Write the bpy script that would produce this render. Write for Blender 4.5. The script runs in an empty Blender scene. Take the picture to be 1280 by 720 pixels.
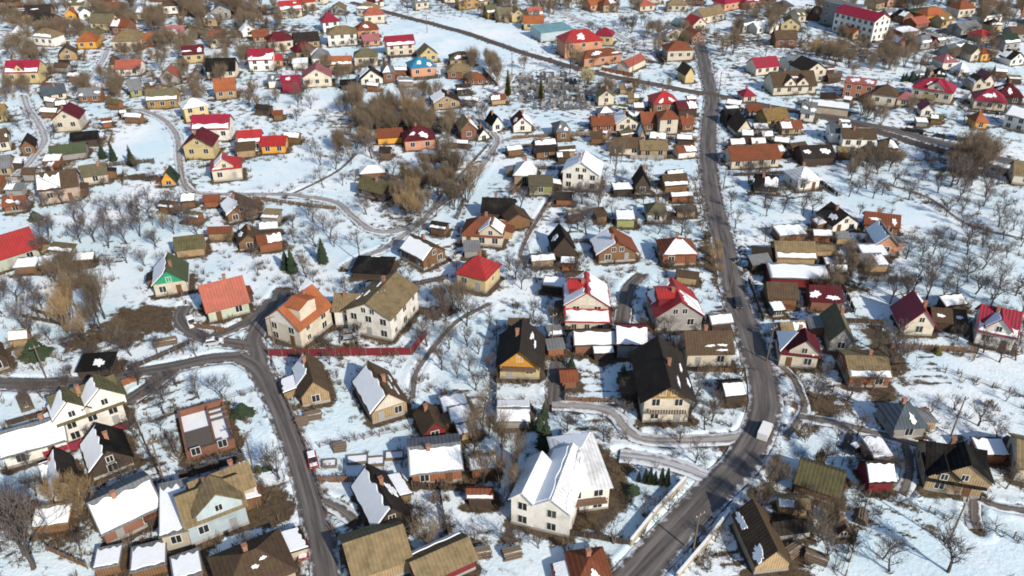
import bpy, math, random
import numpy as np
from mathutils import Vector, Matrix
R = random.Random(11)
SC = bpy.context.scene
COL = SC.collection
# ------------------------------------------------------------------ camera model
F_PX, PITCH, CAM_H = 1000.0, math.atan(617.0/1000.0), 87.6
ST, CT = math.sin(PITCH), math.cos(PITCH)
def G(px, py):
    u, v = (px-640.0)/F_PX, (360.0-py)/F_PX
    t = CAM_H/(ST - v*CT)
    return (u*t, (CT + v*ST)*t)
def PPM(py):
    return F_PX*(ST + (py-360.0)/F_PX*CT)/CAM_H
def hgt(x, y):
    return (0.45*np.sin(x/23.0+1.3)*np.cos(y/31.0) + 0.22*np.sin(x/11.0+y/17.0) + 0.07*np.sin(x/5.3-y/6.1))
# ------------------------------------------------------------------ object helpers
def link(o):
    COL.objects.link(o); return o
def tag(o, label=None, cat=None, group=None, kind=None):
    if label: o['label'] = label
    if cat: o['category'] = cat
    if group: o['group'] = group
    if kind: o['kind'] = kind
    return o
def empty(name, loc, rz=0.0):
    o = link(bpy.data.objects.new(name, None)); o.location = loc; o.rotation_euler = (0, 0, rz)
    o.empty_display_size = 0.5
    return o
class MB:
    def __init__(s): s.v, s.f, s.m, s.uv = [], [], [], None
    def poly(s, pts, m=0):
        n = len(s.v); s.v += [tuple(p) for p in pts]; s.f.append(tuple(range(n, n+len(pts)))); s.m.append(m)
    def box(s, x0, y0, z0, x1, y1, z1, m=0):
        n = len(s.v)
        s.v += [(x0,y0,z0),(x1,y0,z0),(x1,y1,z0),(x0,y1,z0),(x0,y0,z1),(x1,y0,z1),(x1,y1,z1),(x0,y1,z1)]
        for q in ((0,3,2,1),(4,5,6,7),(0,1,5,4),(1,2,6,5),(2,3,7,6),(3,0,4,7)):
            s.f.append(tuple(n+i for i in q)); s.m.append(m)
    def prism(s, prof, axis, a, b, m=0):
        """closed profile (2D) extruded along axis 'x' or 'y' from a to b"""
        n = len(s.v); k = len(prof)
        for t in (a, b):
            for (p, z) in prof:
                s.v.append((p, t, z) if axis == 'y' else (t, p, z))
        for i in range(k):
            j = (i+1) % k
            s.f.append((n+i, n+j, n+k+j, n+k+i)); s.m.append(m)
        s.f.append(tuple(n+i for i in range(k-1, -1, -1))); s.m.append(m)
        s.f.append(tuple(n+k+i for i in range(k))); s.m.append(m)
    def tube(s, pts, rad, sides=4, m=0, cap=False):
        n0 = len(s.v); prev = None
        for i, p in enumerate(pts):
            a = pts[max(i-1, 0)]; b = pts[min(i+1, len(pts)-1)]
            dx, dy, dz = b[0]-a[0], b[1]-a[1], b[2]-a[2]
            l = math.sqrt(dx*dx+dy*dy+dz*dz) or 1.0
            d = (dx/l, dy/l, dz/l)
            e = (0.0, 0.0, 1.0) if abs(d[2]) < 0.9 else (1.0, 0.0, 0.0)
            ux, uy, uz = d[1]*e[2]-d[2]*e[1], d[2]*e[0]-d[0]*e[2], d[0]*e[1]-d[1]*e[0]
            l = math.sqrt(ux*ux+uy*uy+uz*uz); ux /= l; uy /= l; uz /= l
            vx, vy, vz = d[1]*uz-d[2]*uy, d[2]*ux-d[0]*uz, d[0]*uy-d[1]*ux
            r = rad[i]
            for k in range(sides):
                c, q = math.cos(2*math.pi*k/sides)*r, math.sin(2*math.pi*k/sides)*r
                s.v.append((p[0]+ux*c+vx*q, p[1]+uy*c+vy*q, p[2]+uz*c+vz*q))
        for i in range(len(pts)-1):
            for k in range(sides):
                a = n0+i*sides+k; b = n0+i*sides+(k+1) % sides
                s.f.append((a, b, b+sides, a+sides)); s.m.append(m)
        if cap:
            s.f.append(tuple(n0+(len(pts)-1)*sides+k for k in range(sides))); s.m.append(m)
    def data(s, name, mats, fix=True, smooth=False):
        me = bpy.data.meshes.new(name)
        me.from_pydata(s.v, [], s.f)
        for m in (mats if isinstance(mats, (list, tuple)) else [mats]): me.materials.append(m)
        if any(s.m): me.polygons.foreach_set('material_index', s.m)
        if smooth: me.polygons.foreach_set('use_smooth', [True]*len(s.f))
        if fix:
            import bmesh
            bm = bmesh.new(); bm.from_mesh(me); bmesh.ops.recalc_face_normals(bm, faces=bm.faces); bm.to_mesh(me); bm.free()
        me.update(); return me
    def build(s, name, mats, parent=None, fix=True, smooth=False):
        o = link(bpy.data.objects.new(name, s.data(name, mats, fix, smooth)))
        if parent is not None: o.parent = parent
        return o
# ------------------------------------------------------------------ materials
def N(nt, t, **kw):
    n = nt.nodes.new(t)
    for k, v in kw.items():
        if k.startswith('i_'): n.inputs[k[2:].replace('_', ' ')].default_value = v
        else: setattr(n, k, v)
    return n
def new_mat(name):
    m = bpy.data.materials.new(name); m.use_nodes = True
    nt = m.node_tree; nt.nodes.clear()
    out = N(nt, 'ShaderNodeOutputMaterial'); b = N(nt, 'ShaderNodeBsdfPrincipled')
    nt.links.new(b.outputs[0], out.inputs[0])
    return m, nt, b
def c4(c, k=1.0): return (min(c[0]*k, 1), min(c[1]*k, 1), min(c[2]*k, 1), 1)
MATS = {}
def noisy(name, col, var=0.35, scale=1.5, rough=0.85, bump=0.0, bscale=8.0, stain=None, stain_amt=0.35, ribs=0.0, period=.4, planks=0.0, roof=False, spec=0.3, perobj=0.06):
    """weathered colour: two scales of noise, optional stains, raised seams or plank joints"""
    if name in MATS: return MATS[name]
    m, nt, b = new_mat(name); L = nt.links.new
    tc = N(nt, 'ShaderNodeTexCoord'); oi = N(nt, 'ShaderNodeObjectInfo')
    add = N(nt, 'ShaderNodeVectorMath', operation='ADD')
    sc = N(nt, 'ShaderNodeVectorMath', operation='SCALE'); sc.inputs['Scale'].default_value = 37.0
    comb = N(nt, 'ShaderNodeCombineXYZ')
    for i in range(3): L(oi.outputs['Random'], comb.inputs[i])
    L(comb.outputs[0], sc.inputs[0]); L(tc.outputs['Object'], add.inputs[0]); L(sc.outputs[0], add.inputs[1])
    n1 = N(nt, 'ShaderNodeTexNoise'); n1.inputs['Scale'].default_value = scale; n1.inputs['Detail'].default_value = 6; n1.inputs['Roughness'].default_value = 0.65
    L(add.outputs[0], n1.inputs['Vector'])
    ramp = N(nt, 'ShaderNodeMix', data_type='RGBA')
    ramp.inputs['A'].default_value = c4(col, 1-var); ramp.inputs['B'].default_value = c4(col, 1+var*0.8)
    L(n1.outputs['Fac'], ramp.inputs['Factor'])
    last = ramp.outputs['Result']
    if stain is not None:
        n2 = N(nt, 'ShaderNodeTexNoise'); n2.inputs['Scale'].default_value = scale*0.45; n2.inputs['Detail'].default_value = 8; n2.inputs['Roughness'].default_value = 0.7
        L(add.outputs[0], n2.inputs['Vector'])
        mr = N(nt, 'ShaderNodeMapRange'); mr.inputs['From Min'].default_value = 0.48; mr.inputs['From Max'].default_value = 0.68; mr.inputs['To Max'].default_value = stain_amt
        L(n2.outputs['Fac'], mr.inputs['Value'])
        mx = N(nt, 'ShaderNodeMix', data_type='RGBA'); mx.inputs['B'].default_value = c4(stain)
        L(last, mx.inputs['A']); L(mr.outputs[0], mx.inputs['Factor']); last = mx.outputs['Result']
    h = None
    if ribs or planks:
        w = N(nt, 'ShaderNodeTexWave', wave_type='BANDS', bands_direction='X' if roof else 'DIAGONAL', wave_profile='SIN')
        w.inputs['Scale'].default_value = 6.2832/((20 if roof else 10)*period); w.inputs['Distortion'].default_value = 0.5; w.inputs['Detail'].default_value = 1
        vm = N(nt, 'ShaderNodeVectorMath', operation='MULTIPLY'); vm.inputs[1].default_value = (1, 1 if not roof else .02, 0 if not roof else .02)
        L(tc.outputs['Object'], vm.inputs[0]); L(vm.outputs[0], w.inputs['Vector'])
        if planks:
            hs = N(nt, 'ShaderNodeMix', data_type='RGBA', blend_type='MULTIPLY'); hs.inputs['Factor'].default_value = planks
            L(last, hs.inputs['A']); L(w.outputs['Fac'], hs.inputs['B']); last = hs.outputs['Result']
        h = w.outputs['Fac']
    hs2 = N(nt, 'ShaderNodeHueSaturation')
    mr2 = N(nt, 'ShaderNodeMapRange'); mr2.inputs['To Min'].default_value = 1-perobj*2; mr2.inputs['To Max'].default_value = 1+perobj*2
    L(oi.outputs['Random'], mr2.inputs['Value']); L(mr2.outputs[0], hs2.inputs['Value']); L(last, hs2.inputs['Color'])
    L(hs2.outputs[0], b.inputs['Base Color'])
    b.inputs['Roughness'].default_value = rough; b.inputs['Specular IOR Level'].default_value = spec
    if bump or h is not None:
        bp = N(nt, 'ShaderNodeBump'); bp.inputs['Distance'].default_value = 0.06; bp.inputs['Strength'].default_value = bump or ribs
        if h is not None:
            L(h, bp.inputs['Height'])
        else:
            n3 = N(nt, 'ShaderNodeTexNoise'); n3.inputs['Scale'].default_value = bscale; n3.inputs['Detail'].default_value = 5
            L(add.outputs[0], n3.inputs['Vector']); L(n3.outputs['Fac'], bp.inputs['Height'])
        L(bp.outputs[0], b.inputs['Normal'])
    MATS[name] = m
    return m
ROOFC = dict(red=(.46,.035,.035), crimson=(.36,.02,.05), maroon=(.13,.02,.03), coral=(.46,.13,.085), orange=(.42,.14,.06), rust=(.25,.085,.045),
    brown=(.115,.075,.05), dark=(.040,.032,.028), black=(.014,.013,.013), tan=(.285,.215,.12), olive=(.18,.165,.10), moss=(.15,.135,.07), green=(.11,.135,.075),
    gray=(.22,.23,.24), slate=(.10,.125,.15), blue=(.03,.24,.42), teal=(.20,.38,.44), white=(.74,.76,.78), pink=(.42,.16,.17), ochre=(.30,.20,.08), darkgreen=(.035,.06,.045))
def roofm(k):
    c = tuple(q*(.8 if k != 'white' else 1) for q in ROOFC[k])
    dirt = (c[0]*.45+.03, c[1]*.45+.03, c[2]*.45+.025)
    if k in ('moss', 'olive', 'tan', 'brown', 'ochre'): return noisy('roof_'+k, c, .5, 1.4, .9, spec=.1, ribs=.45, period=.55, roof=True, stain=(.10,.085,.05) if k != 'moss' else (.06,.06,.03), stain_amt=.8, planks=.16)
    return noisy('roof_'+k, c, .42, .7, .55 if k in ('red','crimson','coral','blue') else .9, spec=.3 if k in ('red','crimson','coral','blue') else .1, ribs=.45, period=.6, roof=True, stain=dirt, stain_amt=.7, planks=.2)
WALLC = dict(white=(.72,.70,.64), cream=(.72,.65,.52), beige=(.52,.45,.34), yellow=(.64,.51,.26), orange=(.76,.38,.07), wood=(.22,.12,.06), darkwood=(.07,.05,.04),
    brick=(.25,.12,.08), rust=(.30,.12,.06), gray=(.36,.35,.34), pinkbeige=(.50,.38,.31), palegreen=(.50,.56,.44), paleblue=(.46,.56,.60), redwall=(.20,.022,.032),
    ochre=(.45,.28,.10), coral=(.58,.25,.15), olive=(.32,.33,.14), tan=(.42,.30,.17), emerald=(.03,.33,.18), crimson=(.30,.03,.06), salmon=(.62,.32,.20))
def wallm(k):
    c = WALLC[k]
    if k in ('wood','darkwood','tan','rust','ochre','redwall','crimson'): return noisy('wall_'+k, c, .35, 1.6, .85, ribs=.35, period=.35, planks=.35, stain=(.06,.05,.04), stain_amt=.4)
    c = tuple(q*(.80 if k != 'white' else 1.02) for q in c)
    return noisy('wall_'+k, c, .2, .8, .9, bump=.15, bscale=14, stain=(c[0]*.55,c[1]*.52,c[2]*.48), stain_amt=.6)
def snow_mat(name, tint, ground=False):
    m, nt, b = new_mat(name); L = nt.links.new
    tc = N(nt, 'ShaderNodeTexCoord')
    n1 = N(nt, 'ShaderNodeTexNoise'); n1.inputs['Scale'].default_value = .6; n1.inputs['Detail'].default_value = 6
    n2 = N(nt, 'ShaderNodeTexNoise'); n2.inputs['Scale'].default_value = 3.5; n2.inputs['Detail'].default_value = 4
    L(tc.outputs['Object'], n1.inputs[0]); L(tc.outputs['Object'], n2.inputs[0])
    mx = N(nt, 'ShaderNodeMix', data_type='RGBA'); mx.inputs['A'].default_value = c4(tint, .88); mx.inputs['B'].default_value = c4(tint, 1.06)
    L(n1.outputs['Fac'], mx.inputs['Factor']); L(mx.outputs['Result'], b.inputs['Base Color'])
    b.inputs['Roughness'].default_value = .9; b.inputs['Specular IOR Level'].default_value = .15
    bp = N(nt, 'ShaderNodeBump'); bp.inputs['Distance'].default_value = .12; bp.inputs['Strength'].default_value = .5
    L(n2.outputs['Fac'], bp.inputs['Height']); L(bp.outputs[0], b.inputs['Normal'])
    return m
SNOW = snow_mat('roof_snow', (.80,.83,.86))
def glass_mat():
    m, nt, b = new_mat('window_glass')
    b.inputs['Base Color'].default_value = (.02,.025,.03,1); b.inputs['Roughness'].default_value = .12
    return m
GLASS = glass_mat()
FRAME = noisy('window_frame', (.62,.60,.55), .1, 3, .6)
DOORM = [noisy('door_brown', (.14,.07,.035), .3, 3, .6), noisy('door_grey', (.28,.28,.28), .2, 3, .6)]
CHIM = noisy('chimney_brick', (.30,.15,.10), .35, 4, .9, bump=.3)
CONC = noisy('concrete', (.30,.29,.27), .2, 2, .9, bump=.2)
METAL = noisy('galvanised_metal', (.33,.34,.35), .15, 2, .45)
WOODP = noisy('weathered_wood', (.15,.115,.085), .35, 3, .9)
# ------------------------------------------------------------------ houses
FOOT = []      # (cx, cy, cos, sin, half width, half depth)
MARKS = []     # (label, cx, cy) landmarks that tree labels refer to
def win_meshes(w, h):
    f = MB(); t = .09
    f.box(-w/2-t, -.05, -h/2-t, w/2+t, .03, -h/2); f.box(-w/2-t, -.05, h/2, w/2+t, .03, h/2+t)
    f.box(-w/2-t, -.05, -h/2, -w/2, .03, h/2); f.box(w/2, -.05, -h/2, w/2+t, .03, h/2); f.box(-.035, -.04, -h/2, .035, .03, h/2)
    p = MB(); p.box(-w/2, -.012, -h/2, w/2, .02, h/2)
    q = MB(); q.v, q.f, q.m = list(f.v), list(f.f), list(f.m); q.box(-w/2, -.012, -h/2, w/2, .02, h/2, 1)
    return f.data('window', FRAME), p.data('pane', GLASS), q.data('window', [FRAME, GLASS])
WIN = [win_meshes(1.25, 1.35), win_meshes(.9, 1.05), win_meshes(1.9, 1.4)]
def window(parent, x, y, z, rz, size=0, near=True):
    a, b, c = WIN[size]
    o = link(bpy.data.objects.new('window', a if near else c)); o.parent = parent; o.location = (x, y, z); o.rotation_euler = (0, 0, rz)
    if near:
        p = link(bpy.data.objects.new('pane', b)); p.parent = o
def snow_patch(parent, fn, s0, s1, t0, t1, nrm, rnd, wav=.05, th=.15, n=40, ell=False):
    """a lying snow sheet on a roof slope; fn(s, t) gives the point of the slope"""
    pts = []
    if ell:
        k = 34; ph = rnd.random()*6; p2 = rnd.random()*6
        for i in range(k):
            a = 2*math.pi*i/k; r = (1 + .22*math.sin(2*a+ph) + .18*math.sin(5*a+p2) + .13*math.sin(9*a+ph*2) + .13*rnd.uniform(-1, 1))*.92
            pts.append(((s0+s1)/2 + (s1-s0)/2*r*math.cos(a), (t0+t1)/2 + (t1-t0)/2*r*math.sin(a)))
    else:
        fr = [(rnd.uniform(.05, .6)*40/n, rnd.uniform(0, 6.3), rnd.uniform(.2, .5)) for _ in range(7)]
        def sm(i): return min(max(.5+.36*sum(w*math.sin(i*q+p) for q, p, w in fr), .02), 1.0)
        ts = t1-t0
        for i in range(n): pts.append((s0+(s1-s0)*i/n, t0+ .012 + abs(sm(i))*wav*1.0*ts))
        for i in range(6): pts.append((s1-abs(sm(n+i))*wav*.5, t0+ts*i/6))
        for i in range(n): pts.append((s1-(s1-s0)*i/n, t1-abs(sm(2*n+i))*wav*3.2*ts))
        for i in range(6): pts.append((s0+abs(sm(3*n+i))*wav*.5, t1-ts*i/6))
    mb = MB(); k = len(pts)
    base = [fn(min(max(s, -1), 1), min(max(t, .0), 1)) for s, t in pts]
    cs, ct = sum(p[0] for p in pts)/k, sum(p[1] for p in pts)/k
    inn = [fn(min(max(cs+(s-cs)*.96, -1), 1), min(max(ct+(t-ct)*.96, 0), 1)) for s, t in pts]
    for p in base: mb.v.append((p[0]+nrm[0]*.01, p[1]+nrm[1]*.01, p[2]+nrm[2]*.01))
    for p in inn: mb.v.append((p[0]+nrm[0]*th, p[1]+nrm[1]*th, p[2]+nrm[2]*th))
    for i in range(k):
        j = (i+1) % k; mb.f.append((i, j, k+j, k+i)); mb.m.append(0)
    mb.f.append(tuple(k+i for i in range(k))); mb.m.append(0)
    return mb.build('roof_snow', SNOW, parent)
def roof_gable(parent, U, V, eave, rise, rm, rz, snow, rnd, ou=.55, ov=.5, th=.16, chim=1, near=True):
    """canonical: ridge along X, slopes towards -Y (A) and +Y (B); rz turns it in the house"""
    k = rise/(U/2); y1 = U/2+ou; ze = eave-ou*k; zr = eave+rise; x1 = V/2+ov
    m = MB()
    m.prism([(-y1, ze), (0, zr), (y1, ze), (y1, ze+th), (0, zr+th*1.25), (-y1, ze+th)], 'x', -x1, x1)
    ro = m.build('roof', rm, parent); ro.rotation_euler = (0, 0, rz)
    L = math.hypot(y1, zr-ze); ny, nz = (zr-ze)/L, y1/L
    put_snow(ro, snow, rnd, lambda sd: ((lambda s, t: (s*x1, sd*y1*(1-t), ze+th+(zr-ze)*t)), (0, sd*ny, nz)))
    if chim:
        cx = rnd.uniform(-.5, .5)*V/2; cy = rnd.choice((-1, 1))*U*.1
        c = MB(); zb = zr-abs(cy)*k; c.box(cx-.28, cy-.28, zb-.5, cx+.28, cy+.28, zr+.75); c.box(cx-.36, cy-.36, zr+.75, cx+.36, cy+.36, zr+.87)
        c.build('chimney', CHIM, ro)
    return ro
def roof_hip(parent, U, V, eave, rise, rm, rz, snow, rnd, ou=.42, th=.14, chim=1):
    y1 = U/2+ou; x1 = V/2+ou; ins = min(y1*.95, x1*.98); zr = eave+rise; ze = eave-.12; xr = max(x1-ins, .05)
    m = MB()
    b = [(-x1,-y1,ze),(x1,-y1,ze),(x1,y1,ze),(-x1,y1,ze)]; t = [(x, y, z+th) for x, y, z in b]; r0, r1 = (-xr,0,zr), (xr,0,zr)
    m.poly(b[::-1])
    for i in range(4): m.poly([b[i], b[(i+1) % 4], t[(i+1) % 4], t[i]])
    m.poly([t[0], t[1], r1, r0]); m.poly([t[2], t[3], r0, r1]); m.poly([t[1], t[2], r1]); m.poly([t[3], t[0], r0])
    ro = m.build('roof', rm, parent); ro.rotation_euler = (0, 0, rz)
    dz = zr-ze-th; L = math.hypot(y1, dz)
    def f(sd):
        return ((lambda s, tt: (s*(x1*(1-tt)+xr*tt), sd*y1*(1-tt), ze+th+dz*tt)), (0, sd*dz/L, y1/L))
    L2 = math.hypot(x1-xr, dz)
    def f2(sd):
        return ((lambda s, tt: (sd*(x1*(1-tt)+xr*tt), s*y1*(1-tt), ze+th+dz*tt)), (sd*dz/L2, 0, (x1-xr)/L2))
    put_snow(ro, snow, rnd, f, f2)
    if chim:
        c = MB(); cx = rnd.uniform(-.6, .6)*xr; c.box(cx-.28, .3, zr-1, cx+.28, .86, zr+.7); c.box(cx-.36, .22, zr+.7, cx+.36, .94, zr+.82)
        c.build('chimney', CHIM, ro)
    return ro
def put_snow(ro, snow, rnd, f, f2=None):
    """snow codes: side letter A/B (C/D on hip ends) + f full, l low strip, u upper, h half, b blob, s streaks"""
    for w in snow.split():
        sd, k = w[0], w[1]
        fn, nr = f(-1 if sd == 'A' else 1) if sd in 'AB' else f2(-1 if sd == 'C' else 1)
        P = lambda *a, **kw: snow_patch(ro, fn, *a, nr, rnd, **kw)
        if k == 'f': P(-.97, .97, .015, .95)
        elif k == 'l': P(-.95, .95, .015, rnd.uniform(.3, .42), wav=.09)
        elif k == 'u': P(-.95, .9, .5, .96, wav=.09)
        elif k == 'h':
            e = rnd.uniform(-.1, .25)
            if rnd.random() < .5: P(-.97, e, .015, .93, wav=.1)
            else: P(-e, .97, .015, .93, wav=.1)
        elif k == 'b':
            c = rnd.uniform(-.35, .35); P(c-.3, c+.3, .2, .62, ell=True)
        elif k == 's':
            for q in range(3):
                c = rnd.uniform(-.7, .7); t = rnd.uniform(.15, .7); P(c-.2, c+.2, t-.05, t+.05, ell=True)
        elif k == 'p':
            for q in range(2):
                c = -.5+q+rnd.uniform(-.25, .25); t = rnd.uniform(.15, .5); ww = rnd.uniform(.12, .42); hh = rnd.uniform(.08, .24); P(c-ww, c+ww, t-hh, t+hh, ell=True)
def house(x0, y0, x1, y1, D, eave, rise, typ, roof, wall, snow, label, n='house', **o):
    ke = 1.0 if o.get('keep') else .85
    eave *= ke; rise *= (.66 if typ == 'g' else .72) if not o.get('keep') else 1.0; D *= .82 if not o.get('keep') else 1.0
    p0, p1 = G(x0, y0), G(x1, y1)
    W = max(math.hypot(p1[0]-p0[0], p1[1]-p0[1]), 1.5); a = math.atan2(p1[1]-p0[1], p1[0]-p0[0])
    cx = (p0[0]+p1[0])/2 - math.sin(a)*D/2; cy = (p0[1]+p1[1])/2 + math.cos(a)*D/2
    cz = float(hgt(cx, cy)); near = (y0+y1)/2 > 215; mid = (y0+y1)/2 > 110
    rnd = random.Random(int(x0*7+y0*131+x1))
    h = tag(empty(n, (cx, cy, cz), a), label, o.get('cat', n.replace('_', ' ')), o.get('g'))
    FOOT.append((cx, cy, math.cos(a), math.sin(a), W/2, D/2)); MARKS.append((label, cx, cy))
    wm = wallm(wall); rm = roofm(roof); w = MB(); lo = -1.2
    if typ == 'g':
        w.prism([(-W/2, lo), (W/2, lo), (W/2, eave), (0, eave+rise-.02), (-W/2, eave)], 'y', -D/2, D/2)
        U, V, rz = W, D, -math.pi/2        # canonical -Y slope (A) faces local -x
    elif typ == 'p':
        w.prism([(-D/2, lo), (D/2, lo), (D/2, eave), (0, eave+rise-.02), (-D/2, eave)], 'x', -W/2, W/2)
        U, V, rz = D, W, 0.0
    else:
        w.box(-W/2, -D/2, lo, W/2, D/2, eave); U, V, rz = D, W, 0.0
        if typ == 'H': U, V, rz = W, D, -math.pi/2
    wo = w.build('wall', wm, h)
    # plinth, only where it can be seen
    if near and n != 'shed' and not o.get('noplinth'):
        q = MB(); e = .05; q.box(-W/2-e, -D/2-e, -1.1, W/2+e, D/2+e, .45); q.build('plinth', CONC, h)
    shed = n in ('shed', 'barn', 'greenhouse') or o.get('nowin')
    ch = o.get('ch', 0 if shed or not mid else 1)
    if typ in 'gp': ro = roof_gable(h, U, V, eave, rise, rm, rz, snow, rnd, chim=ch, near=near, ou=o.get('ou', .42 if not shed else .3), ov=o.get('ov', .42))
    elif typ in 'hH': ro = roof_hip(h, U, V, eave, rise, rm, rz, snow, rnd, chim=ch)
    elif typ == 'f':
        q = MB(); q.box(-W/2-.2, -D/2-.2, eave, W/2+.2, D/2+.2, eave+.2)
        ro = q.build('roof', rm, h)
        if 'f' in snow: snow_patch(ro, lambda s, t: (s*(W/2+.1), -D/2-.1+t*(D+.2), eave+.2), -.97, .97, .02, .96, (0, 0, 1), rnd, wav=.06)
        elif 'p' in snow:
            for k in range(2):
                c = -.5+k+rnd.uniform(-.1, .1); snow_patch(ro, lambda s, t: (s*(W/2), -D/2+t*D, eave+.2), c-.3, c+.3, .2, .8, (0, 0, 1), rnd, ell=True)
    elif typ == 's':     # lean-to: front lower
        q = MB(); q.prism([(-D/2-.35, eave-.1), (D/2+.3, eave+rise), (D/2+.3, eave+rise+.14), (-D/2-.35, eave+.04)], 'x', -W/2-.3, W/2+.3)
        wo.data.clear_geometry(); w = MB(); w.prism([(-D/2, lo), (D/2, lo), (D/2, eave+rise-.1), (-D/2, eave-.05)], 'x', -W/2, W/2)
        me = w.data('wall', wm); wo.data = me
        ro = q.build('roof', rm, h); sl = math.hypot(D, rise)
        if snow: put_snow(ro, snow, rnd, lambda sd: ((lambda s, t: (s*(W/2+.25), -D/2-.3+t*(D+.55), eave+.05+(rise+.1)*t)), (0, -rise/sl, D/sl)))
    # windows and door
    if not shed:
        fl = 1 if eave < 4.2 else (2 if eave < 7 else 3)
        nf = max(1, int(W/3.0)); ns = max(1, int(D/3.6))
        if not mid: nf = min(nf, 3); ns = min(ns, 2)
        fh = eave/fl
        dx = None
        if near: dx = rnd.randrange(nf) if nf > 1 else None
        for f in range(fl):
            z = f*fh + fh*.55 if fl > 1 else eave*.55
            for i in range(nf):
                x = -W/2 + W*(i+.5)/nf
                if f == 0 and i == dx:
                    q = MB(); q.box(x-.5, -D/2-.07, .05, x+.5, -D/2+.02, 2.15)
                    d = q.build('door', DOORM[rnd.randrange(2)], h); k = MB(); k.box(x+.33, -D/2-.14, 1.0, x+.42, -D/2-.07, 1.1); k.build('handle', METAL, d)
                    continue
                window(h, x, -D/2, z, 0, 0 if W/nf > 2.4 else 1, near)
            if o.get('sw'):
                for i in range(o['sw']): window(h, -W/2, -D/2+D*(i+.5)/o['sw'], z, -math.pi/2, 0, near)
            elif (y0 > 130):
                for i in range(ns):
                    y = -D/2 + D*(i+.5)/ns
                    if cx < 60: window(h, W/2, y, z, math.pi/2, 0 if i % 2 else 1, near)
                    if cx > -20: window(h, -W/2, y, z, -math.pi/2, 0 if i % 2 else 1, near)
        if typ == 'g' and rise > 1.8 and W > 5: 
            for x in ((-.9, .9) if W > 7 and near else (0,)): window(h, x, -D/2 - (.04 if o.get('gp') else 0), eave+rise*.28, 0, 1, near)
    if near and not shed and n != 'apartment_block' and not o.get('keep') and rnd.random() < .5 and typ != 'f':
        sd = rnd.choice((-1, 1)); aw = rnd.uniform(1.6, 2.8); y0_ = rnd.uniform(-.3, .1)*D; y1_ = min(y0_+D*rnd.uniform(.35, .6), D/2-.1); ah = min(eave-.35, rnd.uniform(2.0, 2.5))
        xi, xo = sd*(W/2+.055), sd*(W/2+aw); q = MB()
        q.prism([(xi, -1.0), (xo, -1.0), (xo, ah-.45), (xi, ah)], 'y', y0_, y1_); an = q.build('annex', wallm(rnd.choice(('wood', 'darkwood', 'tan', wall))), h)
        q = MB(); q.prism([(xi, ah+.01), (xo+sd*.3, ah-.5), (xo+sd*.3, ah-.4), (xi, ah+.11)], 'y', y0_-.25, y1_+.25); q.build('annex_roof', roofm(rnd.choice(('brown', 'dark', 'gray', 'rust'))), an)
        if rnd.random() < .6: snow_patch(an, lambda s, t: (xi+(xo+sd*.25-xi)*t, (y0_+y1_)/2+s*(y1_-y0_+.4)/2, ah+.12-.5*t), -.95, .95, .05, .97, (0, 0, 1), rnd, n=10)
    if o.get('gp'):      # boarded gable panel
        q = MB(); e = .06; zl = o.get('gpz', eave)
        q.prism([(-W/2, zl), (W/2, zl), (W/2, eave), (0, eave+rise-.05), (-W/2, eave)] if zl < eave else [(-W/2, eave), (W/2, eave), (0, eave+rise-.05)], 'y', -D/2-e, -D/2-.004)
        q.build('gable_panel', wallm(o['gp']), h)
    if o.get('dorm'):
        for (u, wd, dh, snw) in o['dorm']:      # front slope dormer of a 'p' or 'h' house, gable to the front
            ug = u*W/2; zt = eave+dh; zb = eave-.3; yb = D*.05
            dz = MB(); dz.prism([(ug-wd/2, zb), (ug+wd/2, zb), (ug+wd/2, eave+dh*.35), (ug, zt), (ug-wd/2, eave+dh*.35)], 'y', -D/2-.10, yb)
            do = dz.build('dormer', wm, h)
            k = dh*.65/(wd/2); ou = .4
            q = MB(); q.prism([(ug-wd/2-ou, eave+dh*.35-ou*k), (ug, zt), (ug+wd/2+ou, eave+dh*.35-ou*k), (ug+wd/2+ou, eave+dh*.35-ou*k+.14), (ug, zt+.18), (ug-wd/2-ou, eave+dh*.35-ou*k+.14)], 'y', -D/2-.5, yb)
            q.build('dormer_roof', rm, do)
            window(do, ug, -D/2-.10, eave+dh*.30, 0, 1, False)
            if snw:
                zz = eave+dh*.35-ou*k
                for sd in (-1, 1):
                    if sd > 0 and snw == 'A': continue
                    L = math.hypot(1, k)
                    snow_patch(do, lambda s, t: (ug+sd*(wd/2+ou)*(1-t), -D/2-.5+(s+1)/2*(D/2+.5+yb), zz+.16+(zt-zz)*t), -.97, .9, .02, .95, (sd*k/L, 0, 1/L), rnd, n=10)
    if o.get('sdorm'):
        for (sd, v, wd, dh, dm) in o['sdorm']:    # dormer on the left(-1)/right(+1) slope of a 'g' house
            q = MB(); yv = v*D/2; xo = sd*W*.42; zt = eave+dh
            q.prism([(yv-wd/2, eave), (yv+wd/2, eave), (yv+wd/2, zt-.5), (yv, zt), (yv-wd/2, zt-.5)], 'x', min(xo, 0), max(xo, 0)); do = q.build('dormer', wallm(dm), h)
            q = MB(); xe = sd*(W*.42+.4); q.prism([(yv-wd/2-.3, zt-.72), (yv, zt), (yv+wd/2+.3, zt-.72), (yv+wd/2+.3, zt-.58), (yv, zt+.16), (yv-wd/2-.3, zt-.58)], 'x', min(xe, 0), max(xe, 0)); q.build('dormer_roof', rm, do)
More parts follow.
